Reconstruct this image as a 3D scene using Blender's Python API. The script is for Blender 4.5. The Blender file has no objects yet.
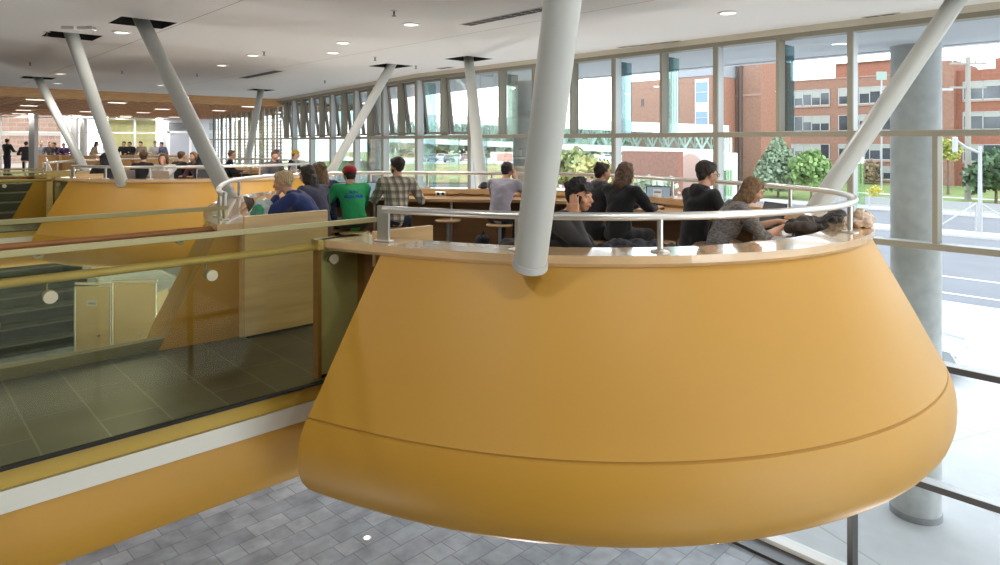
import bpy, bmesh, math, random
from mathutils import Vector, Matrix, noise
R = math.radians
random.seed(7)
SC = bpy.context.scene
COL = SC.collection

# ------------------------------------------------------------------ camera
F_PX, HORIZON, YAW, EYE = 667.0, 141.4, R(43.27), 1.7
cam_data = bpy.data.cameras.new('camera')
cam_data.sensor_width = 36.0
cam_data.lens = F_PX / 1000 * 36.0
cam_data.shift_y = -(282.5 - HORIZON) / 1000.0
cam_data.clip_start = 0.05
cam_data.clip_end = 600
cam = bpy.data.objects.new('camera', cam_data)
COL.objects.link(cam)
cam.location = (0, 0, EYE)
cam.rotation_euler = (R(90), 0, -YAW)
SC.camera = cam
SIN, COS = math.sin(YAW), math.cos(YAW)

def at(x, d):
    """plan position seen in image column x at depth d"""
    l = (x - 500) / F_PX * d
    return SIN * d + COS * l, COS * d - SIN * l

def on(x, y, z):
    """plan position of a point at height z seen at pixel (x, y)"""
    return at(x, F_PX * (EYE - z) / (y - HORIZON))

def view_dir(right, away):
    v = Vector((SIN * away + COS * right, COS * away - SIN * right))
    return v.normalized()

# ------------------------------------------------------------------ materials
MATS = {}
def mat(name, col, rough=0.5, metal=0.0, var=0.0, scale=8.0, stretch=(1, 1, 1), bump=0.0, bscale=None, spec=0.5, emit=None, sheen=0.0, coat=0.0):
    if name in MATS:
        return MATS[name]
    m = bpy.data.materials.new(name)
    m.use_nodes = True
    nt = m.node_tree
    b = nt.nodes['Principled BSDF']
    b.inputs['Base Color'].default_value = (*col, 1)
    b.inputs['Roughness'].default_value = rough
    b.inputs['Metallic'].default_value = metal
    b.inputs['Specular IOR Level'].default_value = spec
    if sheen: b.inputs['Sheen Weight'].default_value = sheen
    if coat: b.inputs['Coat Weight'].default_value = coat
    if emit:
        b.inputs['Emission Color'].default_value = (*emit[:3], 1)
        b.inputs['Emission Strength'].default_value = emit[3]
    if var or bump:
        tc = nt.nodes.new('ShaderNodeTexCoord')
        mp = nt.nodes.new('ShaderNodeMapping')
        mp.inputs['Scale'].default_value = stretch
        nt.links.new(tc.outputs['Object'], mp.inputs['Vector'])
        n = nt.nodes.new('ShaderNodeTexNoise')
        n.inputs['Scale'].default_value = scale
        n.inputs['Detail'].default_value = 5
        nt.links.new(mp.outputs[0], n.inputs['Vector'])
        if var:
            r = nt.nodes.new('ShaderNodeValToRGB')
            r.color_ramp.elements[0].position = 0.3
            r.color_ramp.elements[1].position = 0.7
            r.color_ramp.elements[0].color = (*[c * (1 - var) for c in col], 1)
            r.color_ramp.elements[1].color = (*[min(1, c * (1 + var)) for c in col], 1)
            nt.links.new(n.outputs['Fac'], r.inputs['Fac'])
            nt.links.new(r.outputs[0], b.inputs['Base Color'])
        if bump:
            n2 = n
            if bscale:
                n2 = nt.nodes.new('ShaderNodeTexNoise')
                n2.inputs['Scale'].default_value = bscale
                nt.links.new(mp.outputs[0], n2.inputs['Vector'])
            bp = nt.nodes.new('ShaderNodeBump')
            bp.inputs['Strength'].default_value = bump
            bp.inputs['Distance'].default_value = 0.02
            nt.links.new(n2.outputs['Fac'], bp.inputs['Height'])
            nt.links.new(bp.outputs[0], b.inputs['Normal'])
    MATS[name] = m
    return m

def glass(name, tint, refl=0.5, rough=0.0):
    m = bpy.data.materials.new(name)
    m.use_nodes = True
    nt = m.node_tree
    for n in list(nt.nodes): nt.nodes.remove(n)
    out = nt.nodes.new('ShaderNodeOutputMaterial')
    tr = nt.nodes.new('ShaderNodeBsdfTransparent')
    tr.inputs['Color'].default_value = (*tint, 1)
    gl = nt.nodes.new('ShaderNodeBsdfGlossy')
    gl.inputs['Roughness'].default_value = rough
    gl.inputs['Color'].default_value = (0.9, 0.95, 0.92, 1)
    fr = nt.nodes.new('ShaderNodeFresnel')
    fr.inputs['IOR'].default_value = 1.45
    mu = nt.nodes.new('ShaderNodeMath'); mu.operation = 'MULTIPLY'
    mu.inputs[1].default_value = refl
    nt.links.new(fr.outputs[0], mu.inputs[0])
    mx = nt.nodes.new('ShaderNodeMixShader')
    nt.links.new(mu.outputs[0], mx.inputs[0])
    nt.links.new(tr.outputs[0], mx.inputs[1])
    nt.links.new(gl.outputs[0], mx.inputs[2])
    nt.links.new(mx.outputs[0], out.inputs[0])
    MATS[name] = m
    return m

def brick_mat(name, c1, c2, mortar, bw, bh, msize, rough=0.7, rot=(0, 0, 0), offset=0.5, bump=0.2, var=0.0, coord='Object', squash=1.0, sqf=2):
    m = bpy.data.materials.new(name)
    m.use_nodes = True
    nt = m.node_tree
    b = nt.nodes['Principled BSDF']
    b.inputs['Roughness'].default_value = rough
    tc = nt.nodes.new('ShaderNodeTexCoord')
    mp = nt.nodes.new('ShaderNodeMapping')
    mp.inputs['Rotation'].default_value = rot
    nt.links.new(tc.outputs[coord], mp.inputs['Vector'])
    br = nt.nodes.new('ShaderNodeTexBrick')
    br.inputs['Scale'].default_value = 1
    br.inputs['Color1'].default_value = (*c1, 1)
    br.inputs['Color2'].default_value = (*c2, 1)
    br.inputs['Mortar'].default_value = (*mortar, 1)
    br.inputs['Brick Width'].default_value = bw
    br.inputs['Row Height'].default_value = bh
    br.inputs['Mortar Size'].default_value = msize
    br.offset = offset
    br.squash = squash
    br.squash_frequency = sqf
    nt.links.new(mp.outputs[0], br.inputs['Vector'])
    n = nt.nodes.new('ShaderNodeTexNoise')
    n.inputs['Scale'].default_value = 3.0
    n.inputs['Detail'].default_value = 6
    nt.links.new(mp.outputs[0], n.inputs['Vector'])
    mix = nt.nodes.new('ShaderNodeMixRGB')
    mix.blend_type = 'OVERLAY'
    mix.inputs['Fac'].default_value = 0.35 + var
    nt.links.new(br.outputs['Color'], mix.inputs[1])
    nt.links.new(n.outputs['Fac'], mix.inputs[2])
    nt.links.new(mix.outputs[0], b.inputs['Base Color'])
    bp = nt.nodes.new('ShaderNodeBump')
    bp.inputs['Strength'].default_value = bump
    bp.inputs['Distance'].default_value = 0.01
    inv = nt.nodes.new('ShaderNodeMath'); inv.operation = 'SUBTRACT'
    inv.inputs[0].default_value = 1
    nt.links.new(br.outputs['Fac'], inv.inputs[1])
    nt.links.new(inv.outputs[0], bp.inputs['Height'])
    nt.links.new(bp.outputs[0], b.inputs['Normal'])
    MATS[name] = m
    return m

yellow = mat('yellow_plaster', (0.50, 0.255, 0.019), 0.50, var=0.03, scale=1.2, bump=0.015, bscale=40, spec=0.7)
wood = mat('maple_veneer', (0.76, 0.54, 0.28), 0.35, var=0.10, scale=2.2, stretch=(1, 1, 9), bump=0.01)
wood_h = mat('maple_ledge', (0.70, 0.47, 0.25), 0.14, var=0.08, scale=3, stretch=(1.5, 1.5, 6), spec=0.9, coat=0.6)
wood_dark = mat('walnut_handrail', (0.33, 0.13, 0.035), 0.4, var=0.12, scale=5, stretch=(1, 9, 9))
wood_inner = mat('brown_veneer', (0.40, 0.21, 0.085), 0.4, var=0.1, scale=2.5, stretch=(1, 1, 8))
steel = mat('brushed_steel', (0.70, 0.69, 0.66), 0.36, 0.9)
steel_d = mat('dark_steel', (0.10, 0.10, 0.10), 0.4, 0.7)
paint_col = mat('grey_paint', (0.50, 0.51, 0.475), 0.4)
beige_al = mat('beige_aluminium', (0.27, 0.25, 0.19), 0.45)
bronze_al = mat('dark_bronze_aluminium', (0.055, 0.05, 0.045), 0.5)
grey_al = mat('silver_aluminium', (0.62, 0.65, 0.66), 0.4, 0.2)
fascia_grey = mat('pale_fascia_metal', (0.60, 0.58, 0.50), 0.4, 0.2)
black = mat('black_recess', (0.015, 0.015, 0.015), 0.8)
white = mat('white_paint', (0.82, 0.82, 0.80), 0.5)
clear = glass('clear_glazing', (0.96, 0.98, 0.97), 0.45)
olive_glass = glass('olive_balustrade_glass', (0.86, 0.865, 0.72), 0.12)
far_glass = glass('faint_balustrade_glass', (0.94, 0.945, 0.85), 0.15)
concrete = mat('concrete', (0.50, 0.51, 0.50), 0.75, var=0.10, scale=6, bump=0.05)
slate = brick_mat('slate_floor', (0.225, 0.255, 0.30), (0.33, 0.36, 0.41), (0.15, 0.17, 0.19), 0.62, 0.36, 0.008, 0.42, (0, 0, R(-2)), 0.37, 0.15, 0.35, squash=0.6, sqf=3)
tile = brick_mat('charcoal_tile', (0.060, 0.058, 0.052), (0.085, 0.082, 0.074), (0.15, 0.14, 0.12), 0.66, 0.335, 0.006, 0.35, (0, 0, R(90)), 0.5, 0.03, 0.1)
carpet = mat('dark_carpet', (0.045, 0.042, 0.04), 0.95, var=0.2, scale=60)

# ceiling with fine joints
def ceiling_mat():
    m = bpy.data.materials.new('white_ceiling'); m.use_nodes = True
    nt = m.node_tree; b = nt.nodes['Principled BSDF']
    b.inputs['Roughness'].default_value = 0.6
    tc = nt.nodes.new('ShaderNodeTexCoord')
    mp = nt.nodes.new('ShaderNodeMapping'); mp.inputs['Rotation'].default_value = (0, 0, R(0)); mp.inputs['Location'].default_value = (0.35, 1.9, 0)
    nt.links.new(tc.outputs['Object'], mp.inputs[0])
    br = nt.nodes.new('ShaderNodeTexBrick')
    br.offset = 0; br.inputs['Scale'].default_value = 1
    br.inputs['Brick Width'].default_value = 3.6; br.inputs['Row Height'].default_value = 40
    br.inputs['Mortar Size'].default_value = 0.009
    br.inputs['Color1'].default_value = br.inputs['Color2'].default_value = (0.83, 0.815, 0.785, 1)
    br.inputs['Mortar'].default_value = (0.42, 0.41, 0.39, 1)
    nt.links.new(mp.outputs[0], br.inputs['Vector'])
    nt.links.new(br.outputs['Color'], b.inputs['Base Color'])
    return m
ceil_m = ceiling_mat()

# ------------------------------------------------------------------ mesh helper
class MB:
    def __init__(s): s.v = []; s.f = []
    def add(s, verts, faces):
        o = len(s.v); s.v += [tuple(v) for v in verts]; s.f += [tuple(i + o for i in f) for f in faces]; return s
    def box(s, x0, x1, y0, y1, z0, z1):
        return s.add([(x0,y0,z0),(x1,y0,z0),(x1,y1,z0),(x0,y1,z0),(x0,y0,z1),(x1,y0,z1),(x1,y1,z1),(x0,y1,z1)],
                     [(0,3,2,1),(4,5,6,7),(0,1,5,4),(1,2,6,5),(2,3,7,6),(3,0,4,7)])
    def obox(s, c, size, rz=0, rx=0, ry=0, bev=0):
        M = Matrix.Translation(c) @ Matrix.Rotation(rz,4,'Z') @ Matrix.Rotation(ry,4,'Y') @ Matrix.Rotation(rx,4,'X')
        x, y, z = [k/2 for k in size]
        if bev:
            pts = []
            for sx in (-1,1):
                for sy in (-1,1):
                    for sz in (-1,1):
                        pts += [(sx*(x-bev),sy*(y-bev),sz*z),(sx*(x-bev),sy*y,sz*(z-bev)),(sx*x,sy*(y-bev),sz*(z-bev))]
            return s.hullpts([M @ Vector(p) for p in pts])
        pts = [(-x,-y,-z),(x,-y,-z),(x,y,-z),(-x,y,-z),(-x,-y,z),(x,-y,z),(x,y,z),(-x,y,z)]
        return s.add([M @ Vector(p) for p in pts], [(0,3,2,1),(4,5,6,7),(0,1,5,4),(1,2,6,5),(2,3,7,6),(3,0,4,7)])
    def cyl(s, p0, p1, r0, r1=None, n=24):
        if r1 is None: r1 = r0
        p0, p1 = Vector(p0), Vector(p1)
        ax = (p1-p0).normalized()
        u = ax.orthogonal().normalized(); w = ax.cross(u)
        vs = []
        for p, r in ((p0,r0),(p1,r1)):
            for k in range(n):
                a = 2*math.pi*k/n
                vs.append(p + (u*math.cos(a)+w*math.sin(a))*r)
        fs = [(k,(k+1)%n,n+(k+1)%n,n+k) for k in range(n)]
        fs += [tuple(range(n-1,-1,-1)), tuple(range(n,2*n))]
        return s.add(vs, fs)
    def tube(s, pts, r, n=10, closed=False, ry=None):
        pts = [Vector(p) for p in pts]; m = len(pts); vs = []
        ref = None
        for i, p in enumerate(pts):
            a = pts[i-1] if (i > 0 or closed) else p
            b = pts[(i+1) % m] if (i < m-1 or closed) else p
            t = (b-a).normalized()
            up = Vector((0,0,1))
            if abs(t.z) > 0.95: up = Vector((1,0,0)) if ref is None else ref
            u = t.cross(up).normalized(); w = u.cross(t).normalized()
            ref = u if abs(t.z) < 0.95 else ref
            rr = r(i/(m-1)) if callable(r) else r
            for k in range(n):
                an = 2*math.pi*k/n
                vs.append(p + u*math.cos(an)*rr + w*math.sin(an)*(ry or rr))
        fs = []
        for i in range(m if closed else m-1):
            j = (i+1) % m
            for k in range(n):
                fs.append((i*n+k, i*n+(k+1)%n, j*n+(k+1)%n, j*n+k))
        if not closed:
            fs += [tuple(range(n-1,-1,-1)), tuple(range((m-1)*n, m*n))]
        return s.add(vs, fs)
    def lathe(s, c, prof, n=32):
        vs = []; c = Vector(c)
        for r, z in prof:
            for k in range(n):
                a = 2*math.pi*k/n
                vs.append(c + Vector((r*math.cos(a), r*math.sin(a), z)))
        fs = []
        for i in range(len(prof)-1):
            for k in range(n):
                fs.append((i*n+k, i*n+(k+1)%n, (i+1)*n+(k+1)%n, (i+1)*n+k))
        fs += [tuple(range(n-1,-1,-1)), tuple(range((len(prof)-1)*n, len(prof)*n))]
        return s.add(vs, fs)
    def hullpts(s, pts):
        bm = bmesh.new()
        for p in pts: bm.verts.new(p)
        bmesh.ops.convex_hull(bm, input=bm.verts)
        loose = [v for v in bm.verts if not v.link_faces]
        for v in loose: bm.verts.remove(v)
        bm.verts.index_update()
        vs = [v.co.copy() for v in bm.verts]; fs = [tuple(v.index for v in f.verts) for f in bm.faces]
        bm.free()
        return s.add(vs, fs)
    def blob(s, *ells):
        """convex hull of ellipsoids (centre, radius or radii[, 3x3 rotation])"""
        pts = []
        for e in ells:
            c = Vector(e[0]); r = e[1]
            if not hasattr(r, '__len__'): r = (r, r, r)
            M = e[2] if len(e) > 2 else Matrix.Identity(3)
            for d in SPH: pts.append(c + M @ Vector((d[0]*r[0], d[1]*r[1], d[2]*r[2])))
        return s.hullpts(pts)
    def prism(s, poly, z0, z1):
        n = len(poly)
        vs = [(x,y,z0) for x,y in poly] + [(x,y,z1) for x,y in poly]
        fs = [tuple(range(n-1,-1,-1)), tuple(range(n,2*n))] + [(k,(k+1)%n,n+(k+1)%n,n+k) for k in range(n)]
        return s.add(vs, fs)
    def mesh(s, name):
        me = bpy.data.meshes.new(name); me.from_pydata(s.v, [], s.f); me.update()
        bm = bmesh.new(); bm.from_mesh(me); bmesh.ops.recalc_face_normals(bm, faces=bm.faces); bm.to_mesh(me); bm.free()
        return me
    def build(s, name, m=None, parent=None, smooth=False, bevel=0, M=None, angle=40):
        me = s.mesh(name)
        if M is not None: me.transform(M)
        o = bpy.data.objects.new(name, me); COL.objects.link(o)
        if m: me.materials.append(m)
        if parent: o.parent = parent
        if smooth: shade(o, angle)
        if bevel:
            b = o.modifiers.new('bevel', 'BEVEL'); b.width = bevel; b.segments = 2; b.limit_method = 'ANGLE'
        return o
SPH = []
for i in range(1, 8):
    ph = math.pi*i/8
    for k in range(14):
        a = 2*math.pi*(k+0.5*(i % 2))/14
        SPH.append((math.sin(ph)*math.cos(a), math.sin(ph)*math.sin(a), math.cos(ph)))
SPH += [(0,0,1),(0,0,-1)]

def shade(o, angle=40):
    me = o.data
    for p in me.polygons: p.use_smooth = True
    if angle < 180:
        bm = bmesh.new(); bm.from_mesh(me)
        for e in bm.edges:
            if len(e.link_faces) == 2 and e.calc_face_angle(0) > R(angle): e.smooth = False
        bm.to_mesh(me); bm.free()

def empty(name, loc=(0,0,0), rz=0):
    o = bpy.data.objects.new(name, None); COL.objects.link(o)
    o.empty_display_size = 0.1
    o.location = loc; o.rotation_euler = (0,0,rz); return o
def tag(o, label, cat, group=None):
    o['label'] = label; o['category'] = cat
    if group: o['group'] = group
    return o
def thing(name, label, cat, loc=(0,0,0), rz=0, group=None):
    return tag(empty(name, loc, rz), label, cat, group)
def struct(o): o['kind'] = 'structure'; return o
def copy_tree(o, parent=None):
    c = o.copy(); COL.objects.link(c)
    if parent: c.parent = parent
    for ch in list(o.children): copy_tree(ch, c)
    return c

# ------------------------------------------------------------------ pod plan
PC = (4.87, 5.323); PR = 3.089
FC = (-0.457, -0.113, 0.016, -0.013, 0.086, 0.078, -0.015, 0.074)
AMP = (-0.004, -0.059)
def plan_raw(t):
    r = PR
    for k in range(1, 5):
        r += FC[2*k-2]*math.cos((k+1)*t) + FC[2*k-1]*math.sin((k+1)*t)
    return PC[0]+r*math.cos(t), PC[1]+r*math.sin(t)
def plan(t, off=0.0):
    x, y = plan_raw(t); e = 0.01
    x1, y1 = plan_raw(t-e); x2, y2 = plan_raw(t+e)
    dx, dy = x2-x1, y2-y1; L = math.hypot(dx, dy)
    a = (1+AMP[0]*math.cos(t)+AMP[1]*math.sin(t)) if off > 0 else 1
    return x+dy/L*off*a, y-dx/L*off*a
def find_t(y, lo, hi):
    # angle on the bridge side (-X) where the plan reaches the given Y
    for _ in range(50):
        m = (lo+hi)/2
        if plan_raw(m)[1] > y: lo = m
        else: hi = m
    return (lo+hi)/2
BY0, BY1 = 4.30, 5.98           # bridge edges
NY0, NY1 = 4.37, 5.72           # notch through the pod wall
T_NEAR = find_t(NY0, R(150), R(240))
T_FAR = find_t(NY1, R(150), R(240))
LEDGE = 1.0
PROFILE = [(0.0, 0.93), (0.10, 0.73), (0.2, 0.53), (0.3, 0.33), (0.39, 0.14), (0.45, 0.02), (0.478, -0.03)]
BELLY = [(0.486, -0.046), (0.515, -0.12), (0.533, -0.2), (0.538, -0.28), (0.532, -0.36), (0.512, -0.43), (0.475, -0.485), (0.42, -0.53), (0.33, -0.562), (0.2, -0.575), (0.0, -0.58), (-1.2, -0.58)]
POD2 = Matrix.Translation((0.33, 10.95, 0)) @ Matrix.Translation((5.0, 5.4, 0)) @ Matrix.Rotation(R(-4.2), 4, 'Z') @ Matrix.Translation((-5.0, -5.4, 0))

def arc(t0, t1, n): return [t0+(t1-t0)*i/n for i in range(n+1)]
TK = arc(0.0, 1.0, 150)
def skin_t(s, o):
    """angle at fraction s along the skin; the cut beside the bridge slants with the offset"""
    o = max(o, 0.0)
    a = find_t(3.86+0.36*o, R(150), R(240)); b = find_t(5.80, R(150), R(240))+2*math.pi
    return a+(b-a)*s
# going from the near edge of the notch round the front to the far edge
TS = arc(T_NEAR, T_FAR+2*math.pi, 150)

def ring_strip(offs, ts, closed=False):
    """loft through list of (offset, z) along angles"""
    m = MB(); n = len(offs)
    vs = []
    for t in ts:
        for o, z in offs:
            x, y = plan(t, o); vs.append((x, y, z))
    k = len(ts); fs = []
    for i in range(k if closed else k-1):
        j = (i+1) % k
        for q in range(n-1): fs.append((i*n+q, j*n+q, j*n+q+1, i*n+q+1))
    m.add(vs, fs); return m
def cap_face(m, sec, s):
    m.add([(*plan(skin_t(s, o), o), z) for o, z in sec], [tuple(range(len(sec)))])
def skin_strip(offs):
    m = MB(); n = len(offs); vs = []
    for s in TK:
        for o, z in offs: vs.append((*plan(skin_t(s, o), o), z))
    return m.add(vs, [(i*n+q, (i+1)*n+q, (i+1)*n+q+1, i*n+q+1) for i in range(len(TK)-1) for q in range(n-1)])
def ring_solid(sec, ts):
    """closed cross-section swept along the plan, with end caps"""
    m = MB(); n = len(sec); vs = []
    for t in ts:
        for o, z in sec:
            x, y = plan(t, o); vs.append((x, y, z))
    k = len(ts); fs = []
    for i in range(k-1):
        for q in range(n): fs.append((i*n+q, (i+1)*n+q, (i+1)*n+(q+1) % n, i*n+(q+1) % n))
    fs += [tuple(range(n)), tuple(range((k-1)*n+n-1, (k-1)*n-1, -1))]
    m.add(vs, fs); return m

def theta_for_px(x, lo, hi):
    best = None
    for k in range(400):
        t = lo+(hi-lo)*k/399
        X, Y = plan(t, -0.11); d = SIN*X+COS*Y; l = COS*X-SIN*Y
        e = abs(500+F_PX*l/d-x)
        if best is None or e < best[0]: best = (e, t)
    return best[1]
def make_pod(M, tagtxt):
    root = thing('balcony_pod', tagtxt['pod'], 'pod', group=None)
    root.matrix_world = M
    skin_poly = PROFILE+[(-0.2, 0.0), (-0.2, 0.93)]
    up = skin_strip(PROFILE)
    for tt in (TK[0], TK[-1]): cap_face(up, PROFILE+[(-0.22, -0.03), (-0.22, 0.93)], tt)
    up.build('upper_shell', yellow, root, True, angle=60)
    skin_strip([(0.478, -0.03), (0.4745, -0.034), (0.4765, -0.042), BELLY[0]]).build('shell_seam', mat('seam_shadow_gap', (0.42, 0.215, 0.025), 0.6), root)
    be = skin_strip(BELLY)
    for tt in (TK[0], TK[-1]): cap_face(be, BELLY[:-1]+[(-0.22, -0.58), (-0.22, -0.03)], tt)
    be.build('belly', yellow, root, True, angle=60)
    ring_solid([(0.03, LEDGE), (0.03, LEDGE-0.05), (0.005, LEDGE-0.075), (-0.30, LEDGE-0.075), (-0.30, LEDGE)], TS).build('ledge', wood_h, root)
    ring_strip([(-0.28, LEDGE-0.07), (-0.28, 0.0)], TS).build('inner_wall', wood_inner, root)
    ring_solid([(-0.28, 0.89), (-0.28, 0.85), (-0.78, 0.85), (-0.78, 0.89)], arc(T_NEAR+0.25, T_FAR+2*math.pi-0.16, 130)).build('counter', mat('counter_laminate', (0.62, 0.42, 0.23), 0.22, var=0.06, scale=3), root)
    for k in range(15):
        t = T_NEAR+0.36+k*(2*math.pi-0.62)/15
        x, y = plan(t, -0.7)
        MB().cyl((x, y, 0.0), (x, y, 0.85), 0.018, n=10).build('counter_leg', steel, root, True)
    # deck
    d = MB(); poly = [plan(t, -0.2) for t in arc(0, 2*math.pi, 160)[:-1]]
    d.add([(x, y, -0.02) for x, y in poly], [tuple(range(len(poly)))])
    d.build('deck', carpet, root)
    # timber end panels where the bridge comes in
    for (y0, y1, nm) in ((NY0, NY0+0.045, 'near'), (NY1-0.045, NY1, 'far')):
        x_in = 3.12
        mb = MB().box(2.33, x_in, y0, y1, 0.02, LEDGE-0.075 if nm == 'near' else LEDGE+0.055)
        mb.build('end_panel', mat('panel_glass_glare', (0.66, 0.63, 0.50), 0.4) if nm == 'near' else wood, root, bevel=0.004)  # near panel painted pale as a bright reflection in the glass before it
        MB().box(2.36, x_in-0.02, y0+0.008, y1-0.008, -0.02, 0.06).build('plinth', steel_d, root)
    MB().box(2.325, 2.36, NY1, NY1+0.09, 0.0, LEDGE).build('return_panel', wood, root, bevel=0.004)
    MB().box(2.62, 3.14, 4.085, 4.125, LEDGE-0.2, LEDGE+0.055).build('inner_end_board', wood, root, bevel=0.004)
    MB().box(2.318, 2.345, NY0-0.012, NY0+0.06, 0.0, LEDGE-0.075).build('edge_strip', wood_inner, root)
    t = MB().box(2.30, 2.78, NY0-0.05, NY0+0.06, LEDGE-0.075, LEDGE)
    t.build('end_cap', wood_h, root, bevel=0.006)
    # ---- rail standing on the ledge
    rail = thing('guard_rail', tagtxt['rail'], 'railing')
    rail.matrix_world = M
    rts = arc(theta_for_px(384, R(180), R(240)), T_FAR+2*math.pi-0.12, 140)
    pts = [(*plan(t, -0.11), 1.225) for t in rts]
    MB().tube(pts, 0.026, 12).build('top_rail', steel, rail, True)
    a = Vector(pts[0]); b = Vector(pts[1]); ang = math.atan2(b.y-a.y, b.x-a.x)
    MB().obox((a.x, a.y, (1.25+LEDGE)/2), (0.10, 0.022, 1.25-LEDGE), ang).obox((a.x, a.y, LEDGE+0.006), (0.14, 0.06, 0.012), ang).build('end_plate', steel, rail, bevel=0.004)
    a = Vector(pts[-1]); b = Vector(pts[-2]); ang = math.atan2(b.y-a.y, b.x-a.x)
    MB().obox((a.x, a.y, (1.25+LEDGE)/2), (0.10, 0.022, 1.25-LEDGE), ang).obox((a.x, a.y, LEDGE+0.006), (0.14, 0.06, 0.012), ang).build('end_plate', steel, rail, bevel=0.004)
    posts = tagtxt['posts']
    for t in posts:
        x, y = plan(t, -0.11)
        MB().cyl((x, y, LEDGE), (x, y, 1.21), 0.019, n=14).lathe((x, y, LEDGE), [(0.06, 0), (0.06, 0.008), (0.03, 0.012), (0.019, 0.02)], 20).build('post', steel, rail, True)
    return root, rail

posts = [theta_for_px(p, R(210), R(300)) for p in (518, 660)] + [theta_for_px(p, R(265), R(315)) for p in (790, 850)]
posts += [theta_for_px(p, R(325), R(450)) for p in (830, 787, 672, 596, 543, 492, 427, 370)] + [R(118), R(142), R(158)]
pod1, rail1 = make_pod(Matrix.Identity(4), dict(pod='large yellow flared balcony pod with maple ledge in the foreground', rail='steel guard rail curving round the ledge of the nearest yellow pod', posts=posts))
pod2, rail2 = make_pod(POD2, dict(pod='second yellow flared balcony pod standing further back on the left', rail='thin steel guard rail on the ledge of the farther yellow pod', posts=posts))

# ------------------------------------------------------------------ slanted struts
def strut(base, top, r, label, M):
    base = M @ Vector(base); top = M @ Vector(top)
    o = thing('slanted_column', label, 'column', group=None, loc=base)
    b = Vector((0,0,0)); t = top-base
    ax = t.normalized()
    MB().cyl(b, t+ax*0.25, r, n=40).build('shaft', paint_col, o, True)
    MB().cyl(b-ax*0.012, b+ax*0.03, r*1.10, r*1.06, 40).build('collar', paint_col, o, True)
    return o
STRUTS = [((2.90, 2.815, 0.955), (2.43, 1.97, 3.4)), ((7.29, 2.92, 0.88), (8.95, 1.90, 3.4)), ((3.28, 8.33, 0.88), (2.83, 10.49, 3.4)), ((6.80, 7.62, 0.88), (8.96, 10.46, 3.4))]
SL1 = ['thick grey slanted column rising from the front of the nearest pod', 'grey slanted column leaning right from the right end of the nearest pod',
       'grey slanted column leaning left from the left end of the nearest pod', 'slim grey column rising behind the counter of the nearest pod by the windows']
SL2 = ['grey slanted column on the near side of the farther pod, between two neighbours', 'grey slanted column leaning right across the windows behind the nearest pod',
       'leftmost and smallest grey slanted column on the farther pod', 'short grey slanted column of the farther pod before the slatted windows']
for (b, t), l in zip(STRUTS, SL1): strut(b, t, 0.1, l, Matrix.Identity(4))
STRUTS2 = [((3.36, 13.72, 0.93), (2.35, 12.57, 3.4)), ((7.5, 13.62, 0.9), (8.52, 12.64, 3.4)), ((3.77, 18.5, 0.9), (3.24, 21.5, 3.4)), ((7.75, 18.8, 0.9), (9.37, 21.5, 3.4))]
for (b, t), l in zip(STRUTS2, SL2): strut(b, t, 0.1, l, Matrix.Identity(4))

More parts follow.
